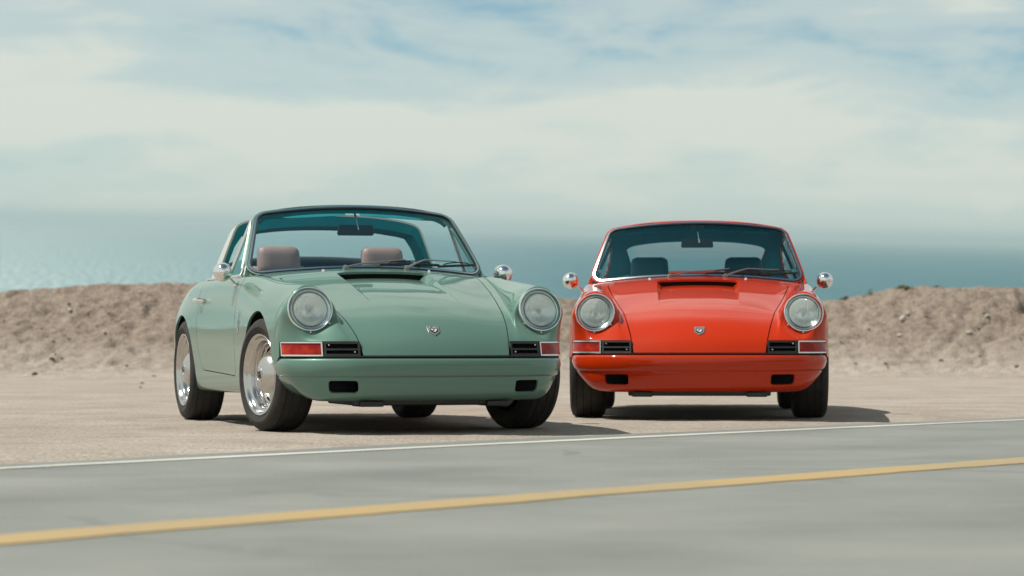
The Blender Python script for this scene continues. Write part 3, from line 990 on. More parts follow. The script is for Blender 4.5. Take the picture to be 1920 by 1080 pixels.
# engine lid gap
def lid_f(m):
    return np.where(m.V[:, 1] > 3.3, -sd_poly(m.V[:, 0], m.V[:, 1], [(-.42, 3.50), (.42, 3.50), (.37, 4.02), (-.37, 4.02)], 0.03), -1.0)
LID, skin = split(skin, lid_f, 0.0026)
skin = clip(skin, lambda m: np.where((m.V[:, 1] < 0.56) & (ax(m) > .5), m.V[:, 2] - 0.40, 1.0))
BODYSKIN = flange(skin, 0.014)
DOOR_L = flange(DOOR_L, 0.02); DOOR_R = flange(DOOR_R, 0.02); LID = flange(LID, 0.014)

# ---- hood with a sunken air scoop in front of the cowl
SC_X0, SC_X1, SC_Y0, SC_Y1 = 0.258, 0.277, 0.485, 1.212
def sc_w(y): return SC_X0 + (SC_X1 - SC_X0) * (y - SC_Y0) / (SC_Y1 - SC_Y0)
def scoop_f(m):         # >0 inside scoop
    y = m.V[:, 1]
    return np.minimum(np.minimum(sc_w(y) - ax(m), y - SC_Y0), SC_Y1 - y)
_scin = clip(HOOD, scoop_f)
HOODSKIN = flange(clip(HOOD, lambda m: -scoop_f(m)), 0.014)
def depth_sc(y):
    t = np.clip((y - SC_Y0) / (SC_Y1 - SC_Y0), 0, 1)
    return 0.040 * t ** 1.8
def inset_sc(y): return .042 * np.clip((y - SC_Y0) / (SC_Y1 - SC_Y0), 0, 1)
_fx = _scin.V[:, 0] * (sc_w(_scin.V[:, 1]) - inset_sc(_scin.V[:, 1])) / sc_w(_scin.V[:, 1]) - _scin.V[:, 0]
fl = Me(_scin.V + np.stack([_fx, 0 * _fx, -depth_sc(_scin.V[:, 1])], 1), _scin.F)
def _hood_z(xs, ys):
    """height of the hood skin on a line of points (nearest vertices, inverse distance)"""
    out = []
    for x, y in zip(xs, ys):
        d = (HOOD.V[:, 0] - x) ** 2 + (HOOD.V[:, 1] - y) ** 2
        i = np.argpartition(d, 6)[:6]; w = 1 / (d[i] + 1e-7)
        A_ = np.c_[np.ones(6), HOOD.V[i, 0], HOOD.V[i, 1]]
        sw = np.sqrt(w)[:, None]
        c = np.linalg.lstsq(A_ * sw, HOOD.V[i, 2] * sw[:, 0], rcond=None)[0]
        out.append(c[0] + c[1] * x + c[2] * y)
    return np.array(out)
walls = []
for s in (-1, 1):
    ys = np.linspace(SC_Y0, SC_Y1, 30); xs = sc_w(ys)
    z = _hood_z(s * xs, ys)
    top = np.stack([s * xs, ys, z - 0.001], 1); bot = np.stack([s * (xs - inset_sc(ys)), ys, z - depth_sc(ys) - 0.001], 1)
    walls.append(Me(np.vstack([top, bot]), [(i, i + 1, 31 + i, 30 + i) if s < 0 else (i + 1, i, 30 + i, 31 + i) for i in range(29)]))
SCOOP_FLOOR = fl; SCOOP_WALLS = join(*walls)
_bx = np.linspace(-SC_X1, SC_X1, 25); _bz = _hood_z(_bx, np.full(25, SC_Y1))
SCOOP_MOUTH = Me(np.vstack([np.stack([_bx, np.full(25, SC_Y1 + .012), _bz - .002], 1), np.stack([_bx, np.full(25, SC_Y1 + .012), _bz - .044], 1)]), [(i, i + 1, 26 + i, 25 + i) for i in range(24)])

# ---- bumper
BPATH = spline([(0, -.035), (.2, -.028), (.42, .004), (.55, .048), (.65, .105), (.728, .180), (.785, .262), (.806, .335), (.813, .40), (.816, .452)], 90)
def bumper():
    ser = [(-.045, .4125), (-.012, .4135), (-.003, .409), (.001, .398), (.005, .375), (.004, .350), (.0, .330), (-.006, .3185), (-.0135, .3145), (-.0165, .3125), (-.0175, .3095), (-.016, .303), (-.017, .285), (-.021, .262), (-.027, .24), (-.037, .218), (-.052, .200), (-.075, .1865), (-.11, .180), (-.16, .178)]
    P2 = np.concatenate([BPATH[:0:-1] * [-1, 1], BPATH])
    T = np.gradient(P2, axis=0); T /= np.linalg.norm(T, axis=1, keepdims=True)
    O = np.stack([T[:, 1], -T[:, 0]], 1)
    V = []
    for p, o in zip(P2, O):
        x = abs(p[0])
        w = np.clip((p[1] - .12) / .22, 0, 1); w = w * w * (3 - 2 * w)
        zb = .178 + .018 * w
        for off, z in ser:
            off2, z2 = off, z
            if z < .3125:
                side = np.interp(z, [.178, .1865, .20, .218, .24, .262, .285, .303, .3125], [-.215, -.160, -.122, -.094, -.070, -.051, -.036, -.0265, -.0235])
                off2 = off + (side - off) * w
                z2 = .3125 - (.3125 - z) * (.3125 - zb) / (.3125 - .178)
            else:
                off2 = off - .013 * w * np.clip((.38 - z) / .065, 0, 1)
            V.append((p[0] + o[0] * off2, p[1] + o[1] * off2, z2))
    V = np.array(V).reshape(len(P2), len(ser), 3)
    du = np.gradient(V, axis=0); dv = np.gradient(V, axis=1)
    N = np.cross(dv, du); N /= np.linalg.norm(N, axis=2, keepdims=True) + 1e-12
    if N[len(P2) // 2, 4, 1] > 0: N = -N
    m = Me(V.reshape(-1, 3), grid_faces(len(P2), len(ser)), N.reshape(-1, 3))
    def intake(mm):
        return np.where(mm.V[:, 1] < .3, sd_poly(ax(mm), mm.V[:, 2], [(.445, .224), (.592, .226), (.602, .293), (.449, .293)], .014), 1)
    return flange(clip(m, intake), 0.012)
BUMPER = bumper()
INTAKE = box((.520, .165, .259), (.168, .09, .078), .01)

def ring_strip(path, z0, z1, lean, thick, n_in=None):
    pass

def body_front_y(x, z):
    """plan curve of the nose at height z"""
    px = np.array([0, .21, .418, .495, .565, .663, .752, .796, .812]); py = np.array([0, .012, .047, .073, .093, .140, .215, .30, .345])
    q = np.array([.042, .042, .045, .033, .029, .023, .015, .018, .018]) / .075
    return np.interp(x, px, py) + (z - .43) * np.interp(x, px, q)

NOSE = spline([(.425, .050), (.495, .073), (.565, .095), (.663, .142), (.745, .212), (.790, .288), (.806, .335)], 140)
def nose_xy(s):
    """s: metres along the nose curve from the inner end"""
    d = np.r_[0, np.cumsum(np.hypot(*np.diff(NOSE, axis=0).T))]
    s = np.asarray(s, float)
    return np.stack([np.interp(s, d, NOSE[:, 0]), np.interp(s, d, NOSE[:, 1])], -1)
_d = np.r_[0, np.cumsum(np.hypot(*np.diff(NOSE, axis=0).T))]
S_LAMP0 = float(np.interp(.621, NOSE[:, 0], _d)); S_LAMP1 = _d[-1] - .012

def nose_panel(s0, s1, z0, z1, off, n=24, lean=.30, nz=2, th=.012, bulge=0.0):
    """curved strip standing off the nose curve, with its edges folded back by th"""
    ss = np.linspace(s0, s1, n); zz = np.linspace(z0, z1, nz)
    P = nose_xy(ss)
    T = np.gradient(P, axis=0); T /= np.linalg.norm(T, axis=1, keepdims=True)
    O = np.stack([T[:, 1], -T[:, 0]], 1)
    V = np.zeros((n, nz, 3))
    for j, z in enumerate(zz):
        b = bulge * (1 - (2 * j / max(1, nz - 1) - 1) ** 2)
        o = off + b
        V[:, j, 0] = P[:, 0] + O[:, 0] * o
        V[:, j, 1] = P[:, 1] + O[:, 1] * o + (z - .43) * lean
        V[:, j, 2] = z
    N = np.zeros((n, nz, 3)); N[..., 0] = O[:, None, 0]; N[..., 1] = O[:, None, 1]; N[..., 2] = lean
    N /= np.linalg.norm(N, axis=2, keepdims=True)
    F = grid_faces(n, nz)
    return flange(Me(V.reshape(-1, 3), [f[::-1] for f in F], N.reshape(-1, 3)), th)

LAMP_FRAME = None
def lamp_parts():
    z0, z1, b = .4255, .5045, .008
    fr = join(nose_panel(S_LAMP0, S_LAMP1, z1 - b, z1, .006), nose_panel(S_LAMP0, S_LAMP1, z0, z0 + b, .006),
              nose_panel(S_LAMP0, S_LAMP0 + b, z0 + b, z1 - b, .0055, 4), nose_panel(S_LAMP1 - b, S_LAMP1, z0 + b, z1 - b, .0055, 4))
    ln = nose_panel(S_LAMP0 + b, S_LAMP1 - b, z0 + b, z1 - b, -.001, 30, nz=7, bulge=.006)
    return fr, ln
LAMP_FRAME, LAMP_LENS = lamp_parts()
def grille_parts():
    s1 = S_LAMP0 - .004
    parts = [nose_panel(.004, s1, z, z + h, .001, 14, th=.03) for z, h in ((.4255, .0135), (.4585, .0095), (.4935, .011))]
    parts += [nose_panel(s, s + .013, .436, .497, .0004, 4, th=.03) for s in (.004, s1 - .015)]
    back = nose_panel(-.0, s1 + .004, .42, .506, -.03, 14, th=.004)
    scr = []
    for s, z in ((.035, .449), (s1 - .030, .4865)):
        p = nose_xy(s)
        scr.append(lathe([(0, -.006), (.0045, -.005), (.0055, .004)], 10, 'y'))
        scr[-1].V += np.array([p[0], p[1] + (z - .43) * .3, z])
    return join(*parts), back, scr
GRILLE, GRILLE_BACK, GRILLE_SCREWS = grille_parts()
SEAL = None
def seal():
    P2 = np.concatenate([BPATH[:0:-1] * [-1, 1], BPATH])
    T = np.gradient(P2, axis=0); T /= np.linalg.norm(T, axis=1, keepdims=True)
    O = np.stack([T[:, 1], -T[:, 0]], 1)
    V = []
    for p, o in zip(P2, O):
        for off, z in ((-.020, .412), (-.012, .4255), (-.07, .430), (-.09, .405)):
            V.append((p[0] + o[0] * off, p[1] + o[1] * off, z))
    return Me(V, grid_faces(len(P2), 4))
SEAL = seal()

# ---- windscreen: (u across -1..1, v up the glass)
def ws_point(u, v):
    u = np.asarray(u, float); v = np.asarray(v, float)
    xb = .745 * u; yb = 1.415 + .125 * np.abs(u) ** 2; zb = .934 - .047 * u ** 2
    xt = .612 * u; yt = 1.795 + .065 * u ** 2; zt = 1.324 - .048 * u ** 2
    bul = 4 * v * (1 - v) * .012
    return np.stack([xb + (xt - xb) * v, yb + (yt - yb) * v - bul * .75, zb + (zt - zb) * v + bul * .7], -1)
WS_H = .545
def ws_sheet(nu=61, nv=29, u1=1.06, v0=-.06, v1=1.06):
    U, Vv = np.meshgrid(np.linspace(-u1, u1, nu), np.linspace(v0, v1, nv), indexing='ij')
    G = ws_point(U, Vv)
    du = np.gradient(G, axis=0); dv = np.gradient(G, axis=1)
    N = np.cross(du, dv); N /= np.linalg.norm(N, axis=2, keepdims=True)
    if N[nu // 2, nv // 2, 1] > 0: N = -N
    half = .745 + (.612 - .745) * Vv
    A = np.stack([U * half, Vv * WS_H], -1).reshape(-1, 2)
    return Me(G.reshape(-1, 3), [f for f in grid_faces(nu, nv)], N.reshape(-1, 3), A)
WS = ws_sheet()
def ws_sd(m, grow=0.0):
    b = .745 + grow; t = .612 + grow
    return sd_poly(m.A[:, 0], m.A[:, 1], [(-b, -grow), (b, -grow), (t, WS_H + grow), (-t, WS_H + grow)], .085 + max(grow, -.03))
def ws_band(d0, d1, raise_=0.0, th=.008):
    """ring between distances d0 < d1 outside the glass edge line"""
    m = clip(WS, lambda k: d1 - ws_sd(k)); m = clip(m, lambda k: ws_sd(k) - d0)
    m = Me(m.V + m.N * raise_, m.F, m.N)
    return flange(m, th)
WS_GLASS = clip(WS, lambda k: -.023 - ws_sd(k)); WS_GLASS = Me(WS_GLASS.V - WS_GLASS.N * .004, WS_GLASS.F, WS_GLASS.N)
WS_RUBBER = ws_band(-.0255, -.0195, .003, .012)
WS_CHROME = ws_band(-.0197, -.0088, .0060, .010)
WS_RUBBER2 = ws_band(-.0090, -.0040, .003, .012)

# ---- greenhouse skin (roof, pillars), 7 columns from the centre to the belt
GH = [
 [(0,1.800,1.330),(.25,1.809,1.323),(.45,1.832,1.303),(.580,1.862,1.268),(.640,1.79,1.185),(.690,1.665,1.04),(.747,1.530,.884)],
 [(0,1.90,1.342),(.25,1.905,1.335),(.45,1.915,1.314),(.590,1.930,1.275),(.645,1.88,1.185),(.697,1.78,1.04),(.752,1.68,.882)],
 [(0,2.10,1.350),(.25,2.10,1.343),(.45,2.10,1.321),(.597,2.10,1.276),(.652,2.08,1.185),(.705,2.05,1.04),(.758,2.02,.880)],
 [(0,2.35,1.343),(.25,2.35,1.336),(.45,2.35,1.314),(.598,2.35,1.270),(.655,2.34,1.18),(.708,2.32,1.035),(.760,2.30,.879)],
 [(0,2.65,1.312),(.25,2.65,1.305),(.445,2.65,1.283),(.585,2.65,1.242),(.645,2.65,1.155),(.702,2.63,1.02),(.755,2.60,.877)],
 [(0,2.98,1.248),(.25,2.98,1.241),(.43,2.98,1.220),(.555,2.98,1.182),(.617,2.98,1.105),(.680,2.96,.99),(.737,2.92,.872)],
 [(0,3.28,1.150),(.24,3.28,1.143),(.41,3.28,1.124),(.523,3.28,1.088),(.585,3.28,1.02),(.645,3.26,.935),(.708,3.22,.860)],
 [(0,3.55,1.030),(.23,3.55,1.024),(.385,3.55,1.007),(.490,3.55,.974),(.548,3.54,.925),(.603,3.52,.870),(.662,3.47,.822)],
 [(0,3.78,.885),(.225,3.78,.880),(.375,3.775,.862),(.470,3.77,.835),(.525,3.76,.80),(.575,3.74,.765),(.625,3.69,.735)],
]
_gh = np.array(GH, float)
_ghf = np.concatenate([_gh[:, :0:-1] * [-1, 1, 1], _gh], 1)
GHS = sheet(_ghf, 9, 9, 7)
if GHS.N[np.argmax(GHS.V[:, 2])][2] < 0: GHS = flip(GHS)

SIDE_WIN = [(1.615, .895), (1.895, 1.222), (2.08, 1.243), (2.34, 1.238), (2.62, 1.205), (2.86, 1.125), (3.03, 1.01), (3.05, .93), (2.9, .897)]
def side_win(m): return np.where(ax(m) > .5, sd_poly(m.V[:, 1], m.V[:, 2], SIDE_WIN, .03), 1.0)
def rear_win(m): return np.where(m.V[:, 1] > 2.8, sd_poly(m.V[:, 0], m.V[:, 1], [(-.530, 2.99), (.530, 2.99), (.475, 3.56), (-.475, 3.56)], .075), 1.0)

def lathe_at(prof, seg, c, nrm):
    m = lathe(prof, seg, 'z')
    q = Vector(nrm).to_track_quat('Z', 'Y').to_matrix().to_4x4()
    return move(m, Matrix.Translation(c) @ q)

# ---- headlight
HB = lathe([(.112, -.020), (.1155, .002), (.1175, .0095), (.1200, .0136), (.1226, .0134), (.1252, .0102), (.1270, .004), (.1278, -.012), (.1275, -.055)], 72, 'z')
HLENS = lathe([(.0, .021), (.02, .0207), (.04, .0195), (.06, .0172), (.075, .0142), (.088, .0102), (.0945, .0065)], 64, 'z')
HLRIM = lathe([(.0945, .0065), (.0965, .0045), (.0995, .0065), (.108, .007), (.1165, .0045)], 72, 'z')
HGASK = lathe([(.0940, .0045), (.0957, .0072), (.0975, .0045)], 64, 'z')
HREF = lathe([(.0, -.060), (.012, -.060), (.0125, -.050), (.03, -.056), (.055, -.045), (.078, -.028), (.096, -.006), (.1160, .0005)], 56, 'z')
HBULB = lathe([(.0, -.012), (.006, -.014), (.009, -.022), (.0095, -.045), (.012, -.058)], 20, 'z')
HSHIELD = lathe([(.0, -.008), (.010, -.009), (.0125, -.014), (.013, -.022)], 24, 'z')
def hl_mx(s):
    n = Vector((s * 0.035, HL_N[1], HL_N[2])).normalized(); u = Vector(HL_U); u = (u - n * u.dot(n)).normalized()
    x = u.cross(n)
    mx = Matrix((x, u, n)).transposed().to_4x4()
    return Matrix.Translation((s * HL_C[0], HL_C[1], HL_C[2])) @ mx

# ---- wheels (axis x, +x is the outer face, hub at the origin)
def tyre(w=.224, R=.3185, rim=.228):
    h = w / 2
    pr = [(rim - .012, -h + .022), (rim + .004, -h + .010), (rim + .03, -h + .001), (R - .045, -h - .001), (R - .018, -h + .008), (R - .005, -h + .022)]
    gx = [-.068, -.026, .026, .068]
    x = -h + .022
    for g in gx:
        pr += [(R - .0005, g - .0032), (R - .005, g - .0022), (R - .005, g + .0022), (R - .0005, g + .0032)]
    pr += [(R - .005, h - .022), (R - .018, h - .008), (R - .045, h + .001), (R - .052, h + .003), (R - .056, h + .001), (rim + .03, h - .001), (rim + .004, h - .010), (rim - .012, h - .022)]
    return lathe(pr, 96, 'x')
def rim(w=.224):
    h = w / 2
    pr = [(.215, h - .040), (.226, h - .022), (.231, h - .013), (.2315, h - .008), (.229, h - .0045), (.223, h - .005), (.2175, h - .010), (.2135, h - .018), (.2085, h - .030), (.200, h - .036), (.193, h - .037), (.1905, h - .041), (.188, h - .058), (.1835, h - .066), (.176, h - .068), (.1735, h - .072), (.170, h - .085), (.163, h - .090)]
    return lathe(pr, 96, 'x')
def rim_disc(w=.224):
    h = w / 2; V, F = [], []
    rs = [.165, .158, .150, .142, .135, .128, .120]; off = [-.090, -.087, -.0815, -.078, -.077, -.079, -.083]
    n = 80
    for r, o in zip(rs, off):
        for k in range(n):
            th = 2 * math.pi * k / n
            V.append((h + o, r * math.cos(th), r * math.sin(th)))
    for i in range(len(rs) - 1):
        for k in range(n):
            if 1 <= i <= 3 and (k % 8) in (2, 3, 4, 5): continue
            l = (k + 1) % n
            F.append((i * n + k, (i + 1) * n + k, (i + 1) * n + l, i * n + l))
    return Me(V, F)
def hubcap(w=.224):
    h = w / 2
    pr = [(.131, -.088), (.1325, -.080), (.131, -.074), (.127, -.070), (.1235, -.069), (.122, -.0705), (.1205, -.069), (.117, -.057), (.109, -.043), (.096, -.030), (.078, -.0195), (.055, -.0112), (.030, -.0068), (.0, -.0055)]
    return lathe([(r, h + a) for r, a in pr], 80, 'x')
def drum(w=.224):
    return lathe([(.0, .0), (.19, .0), (.195, .01), (.195, -.10), (.0, -.10)], 40, 'x')
def hub_mark(w=.224):
    h = w / 2 - .0035
    ring = tube([(h - .003, .036 * math.cos(a), .036 * math.sin(a)) for a in np.linspace(0, 2 * math.pi, 28, endpoint=False)], .0022, 6, closed=True)
    bars = []
    for c, s in (((h, 0, .010), (.002, .026, .0042)), ((h, 0, -.006), (.002, .022, .0042)), ((h, -.009, .002), (.002, .0042, .03)), ((h, .009, -.004), (.002, .0042, .03)), ((h, .004, -.017), (.002, .012, .0038))):
        bars.append(box((c[0], c[1] * 1.3, c[2] * 1.3), (s[0], s[1] * 1.3, s[2] * 1.3)))
    return ring, join(*bars)
TYRE, RIM, DISC, CAP, DRUM = tyre(), rim(), rim_disc(), hubcap(), drum()
MARK_RING, MARK = hub_mark()
SHARED = {}
def shared(name, m, material, parent, mx=None, key=None, **kw):
    """like link_mesh, but alike pieces share one mesh"""
    key = key or (name, id(m), str(material))
    if key not in SHARED:
        ob = link_mesh(name, m, material, parent, **kw)
        SHARED[key] = (ob.data, m, material)
    else:
        ob = bpy.data.objects.new(name, SHARED[key][0]); COL.objects.link(ob); ob.parent = parent
    if mx is not None: ob.matrix_local = mx
    return ob

def wheel(car, side, yc, xo, steer=0.0, spin=0.0):
    w = .224
    e = empty('wheel', car)
    mx = Matrix.Translation((side * (xo - w / 2), yc, .3185)) @ Matrix.Rotation(steer, 4, 'Z')
    if side < 0: mx = mx @ Matrix.Rotation(math.pi, 4, 'Z')
    e.matrix_local = mx @ Matrix.Rotation(spin, 4, 'X')
    shared('tyre', TYRE, M['tyre'], e)
    shared('rim', RIM, M['rim_metal'], e)
    shared('wheel_disc', DISC, M['rim_metal'], e)
    shared('hub_cap', CAP, M['cap_metal'], e)
    shared('brake_drum', DRUM, M['black_trim'], e)
    shared('emblem_ring', MARK_RING, M['chrome'], e)
    shared('emblem', MARK, M['dark_enamel'], e)
    return e

# ---- badge
def shield(sc=1.0):
    out = [(-.033, .022), (-.031, -.011), (0, -.030), (.031, -.011), (.033, .022)]
    return [(x * sc, z * sc) for x, z in out]
def badge_mesh():
    base = prism(shield(1.0), -.004, .001)
    inn = prism([(-.0245, .004), (-.0235, -.0085), (0, -.0225), (.0235, -.0085), (.0245, .004)], -.0046, -.003)
    mark = [prism([(-.019, -.001), (-.008, -.006), (-.003, -.003), (-.006, .002), (-.013, .0025)], -.0056, -.004),
            prism([(-.008, -.010), (.004, -.014), (.013, -.007), (.018, .001), (.008, .0025), (.001, -.001), (.005, -.006), (-.001, -.0085)], -.0056, -.004)]
    return base, inn, join(*mark)
BADGE, BADGE_IN, BADGE_MARK = badge_mesh()
def text_mesh(body, size, depth):
    c = bpy.data.curves.new('lettering', 'FONT'); c.body = body; c.size = size; c.extrude = depth; c.align_x = 'CENTER'; c.align_y = 'CENTER'; c.resolution_u = 2; c.space_character = 1.15
    o = bpy.data.objects.new('lettering', c); COL.objects.link(o)
    dg = bpy.context.evaluated_depsgraph_get()
    me = o.evaluated_get(dg).to_mesh()
    m = Me([(v.co.x, -v.co.z, v.co.y) for v in me.vertices], [tuple(p.vertices) for p in me.polygons])
    o.evaluated_get(dg).to_mesh_clear()
    bpy.data.objects.remove(o); bpy.data.curves.remove(c)
    return m
LETTERS = text_mesh('KAMM', .0125, .0006)

# ---- seats etc.
def pad(c, s, rr=.05, seg=5, squash=None):
    """soft cushion: rounded box"""
    import bmesh
    bm = bmesh.new(); bmesh.ops.create_cube(bm, size=1.0)
    bmesh.ops.subdivide_edges(bm, edges=bm.edges[:], cuts=seg, use_grid_fill=True)
    V = []
    for v in bm.verts:
        p = np.array([v.co.x * s[0], v.co.y * s[1], v.co.z * s[2]])
        h = np.array(s) / 2; r = min(rr, *(h * .95))
        q = np.clip(p, -(h - r), h - r); d = p - q; l = np.linalg.norm(d)
        if l > 1e-9: p = q + d / l * r
        if squash: p = np.array(squash(p))
        V.append(p + np.array(c))
    bm.verts.index_update()
    m = Me(V, [tuple(v.index for v in f.verts) for f in bm.faces]); bm.free()
    return m

def build_car(kind, origin, yaw, paint_m, leather, label, steer):
    car = empty('sports_car')
    car.matrix_basis = SLOPE @ Matrix.Translation(origin) @ Matrix.Rotation(yaw, 4, 'Z')
    tag(car, label, 'car', 'classic sports cars parked beside the road')
    P = paint_m
    body = link_mesh('body', BODYSKIN, P, car)
    link_mesh('cowl_lining', join(*[flip(Me(m.V - m.N * .018, m.F, m.N)) for m in (clip(skin, lambda k: k.V[:, 1] - .45),)]), M['black_void'], body)
    hood = link_mesh('hood', HOODSKIN, P, car)
    link_mesh('scoop_floor', SCOOP_FLOOR, P, hood)
    link_mesh('scoop_wall', SCOOP_WALLS, P, hood)
    link_mesh('scoop_mouth', SCOOP_MOUTH, M['black_void'], hood)
    link_mesh('engine_lid', LID, P, car)
    for m, s in ((DOOR_L, -1), (DOOR_R, 1)):
        d = link_mesh('door', m, P, car)
        h = join(tube([(s * .822, 2.405, .752), (s * .848, 2.412, .754), (s * .854, 2.45, .755), (s * .852, 2.495, .755), (s * .826, 2.505, .754)], .0125, 10, flat=1.25), lathe_at([(0, .012), (.011, .011), (.0125, .004), (.013, -.004)], 16, (s * .820, 2.37, .752), (s, 0, .1)))
        link_mesh('door_handle', h, M['chrome'], d)
    bp = link_mesh('front_bumper', BUMPER, P, car)
    for s in (-1, 1):
        b = INTAKE if s > 0 else mirror(INTAKE)
        link_mesh('air_intake', Me(b.V, b.F), M['black_void'], bp)
    link_mesh('bumper_seal', SEAL, M['black_trim'], bp)
    link_mesh('undertray', join(box((0, .40, .178), (.90, .62, .045), .015), box((-.36, .16, .165), (.13, .2, .03), .008), box((.36, .16, .165), (.13, .2, .03), .008)), M['black_trim'], car)
    link_mesh('floor_pan', join(box((0, 2.0, .24), (1.16, 3.5, .08), .03), box((-.68, 1.9, .235), (.14, 1.45, .05), .02), box((.68, 1.9, .235), (.14, 1.45, .05), .02)), M['black_trim'], car)
    # wheel wells
    ww = []
    for s in (-1, 1):
        for yc, R in ((WF, .37), (WR, .36)):
            th = np.linspace(-.1 if yc < 1 else .36, math.pi - (.27 if yc < 1 else .1), 30)
            A_ = np.stack([np.full(30, s * .50), yc + R * np.cos(th), .315 + R * np.sin(th)], 1)
            B_ = A_.copy(); B_[:, 0] = s * (.815 if yc < 1 else .768)
            B_[:, 1] = yc + (R + .0) * np.cos(th); B_[:, 2] = .315 + R * np.sin(th)
            V = np.vstack([A_, B_, [[s * .50, yc, .315]]])
            F = [(i, i + 1, 31 + i, 30 + i) for i in range(29)] + [(60, i + 1, i) for i in range(29)]
            link_mesh('wheel_well', Me(V, F), M['black_void'], car)
    link_mesh('front_suspension', join(tube([(-.66, WF, .30), (-.30, WF + .05, .22), (.30, WF + .05, .22), (.66, WF, .30)], .018, 8), tube([(-.62, WF - .1, .25), (.62, WF - .1, .25)], .012, 8), tube([(-.60, WF, .22), (-.56, WF + .02, .60)], .026, 10), tube([(.60, WF, .22), (.56, WF + .02, .60)], .026, 10)), M['black_trim'], car)
    link_mesh('rear_suspension', join(tube([(-.68, WR, .31), (.68, WR, .31)], .028, 10), box((0, WR + .45, .30), (.62, .7, .22), .05)), M['black_trim'], car)
    # rear bumper
    RB = spline([(0, 4.115), (.3, 4.105), (.5, 4.06), (.61, 3.99), (.68, 3.90), (.715, 3.78), (.745, 3.62), (.765, 3.48)], 50)
    P2 = np.concatenate([RB[:0:-1] * [-1, 1], RB]); T = np.gradient(P2, axis=0); T /= np.linalg.norm(T, axis=1, keepdims=True)
    O = np.stack([-T[:, 1], T[:, 0]], 1) * -1
    if O[len(P2) // 2, 1] < 0: O = -O
    ser = [(-.05, .445), (-.01, .445), (.0, .43), (.004, .39), (-.004, .34), (-.03, .305), (-.08, .30)]
    link_mesh('rear_bumper', Me([(p[0] + o[0] * a, p[1] + o[1] * a, z) for p, o in zip(P2, O) for a, z in ser], grid_faces(len(P2), len(ser))), P, car)
    # lamps, grilles, headlights
    for s in (-1, 1):
        f = (lambda m: m) if s > 0 else mirror
        t = link_mesh('turn_signal', f(LAMP_LENS), M['red_lens'], car)
        link_mesh('signal_frame', f(LAMP_FRAME), M['silver_enamel'], t)
        g = link_mesh('horn_grille', f(GRILLE), M['black_trim'], car)
        link_mesh('grille_recess', f(GRILLE_BACK), M['black_void'], g)
        for sc_ in GRILLE_SCREWS:
            link_mesh('grille_screw', f(sc_), M['satin_metal'], g)
        e = empty('headlight', car); e.matrix_local = hl_mx(s)
        shared('headlight_ring', HB, M['chrome'], e)
        shared('headlight_lens', HLENS, M['lens'], e)
        shared('lens_border', HLRIM, M['lens_plain'], e)
        shared('gasket', HGASK, M['black_trim'], e)
        shared('reflector', HREF, M['reflector'], e)
        shared('bulb', HSHIELD, M['black_trim'], e)
        for a in (-92, -38 if s < 0 else -142):
            aa = math.radians(a)
            sc_ = lathe([(0, .006), (.004, .005), (.0048, .0)], 10, 'z')
            sc_.V += np.array([.1305 * math.cos(aa), .1305 * math.sin(aa), .004])
            link_mesh('ring_screw', sc_, M['chrome'], e)
    # wheels
    wheel(car, -1, WF, .8336, steer, .3); wheel(car, 1, WF, .8336, steer, 1.1)
    wheel(car, -1, WR, .8243, 0, .9); wheel(car, 1, WR, .8243, 0, 2.0)
    # badge on the hood
    e = empty('hood_badge', car)
    e.matrix_local = Matrix.Translation((0, .108, .568)) @ Matrix.Rotation(-math.radians(49), 4, 'X') @ Matrix.Diagonal((1, 1, 1.5, 1))
    shared('badge_plate', BADGE, M['silver_enamel'], e, smooth=False)
    shared('badge_field', BADGE_IN, M['dark_enamel'], e, smooth=False)
    shared('badge_mark', BADGE_MARK, M['cream'], e, smooth=False)
    shared('badge_lettering', LETTERS, M['dark_enamel'], e, Matrix.Translation((0, -.0045, .0125)), smooth=False)
    # side emblem behind the front wheel
    for s in (-1, 1):
        e = empty('side_emblem', car)
        e.matrix_local = Matrix.Translation((s * .8315, 1.315, .632)) @ Matrix.Rotation(s * math.pi / 2, 4, 'Z')
        shared('emblem_bars', join(*[box((.0, -.002, .045 - .018 * k), (.030 - .004 * k, .004, .008)) for k in range(3)]), M['silver_enamel'], e, key=('bars',), smooth=False)
        shared('emblem_shield', prism([(-.020, -.005), (-.017, -.05), (0, -.085), (.017, -.05), (.020, -.005), (.012, -.005), (.010, -.045), (0, -.063), (-.010, -.045), (-.012, -.005)], -.004, .002), M['silver_enamel'], e, key=('esh',), smooth=False)
    # windscreen
    ws = link_mesh('windshield', WS_GLASS, M['glass'], car)
    link_mesh('windshield_seal', join(WS_RUBBER, WS_RUBBER2), M['rubber'], ws)
    link_mesh('chrome_trim', WS_CHROME, M['bright_trim'], ws)
    link_mesh('windshield_surround', ws_band(-.004, .006, .001, .02), P, ws)
    # mirrors
    for s in (-1, 1):
        c = np.array([s * .868, 1.571, .912])
        prof = [(r * 1.13, a * 1.1) for r, a in [(.0, -.062), (.018, -.058), (.034, -.046), (.045, -.026), (.0495, -.004), (.050, .012), (.0485, .020), (.044, .0225), (.0, .020)]]
        m = lathe_at(prof, 40, tuple(c), (-s * .12, 1, .02))
        e = link_mesh('side_mirror', m, M['chrome'], car)
        st = tube(spline([(s * .787, 1.60, .840), (s * .800, 1.595, .855), (s * .828, 1.585, .880), (s * .850, 1.58, .898)], 10), np.linspace(.0085, .0065, 10), 10)
        link_mesh('mirror_stalk', join(st, lathe_at([(0, .006), (.013, .005), (.017, -.004)], 18, (s * .787, 1.60, .838), (s * .75, 0, .66))), M['chrome'], e)
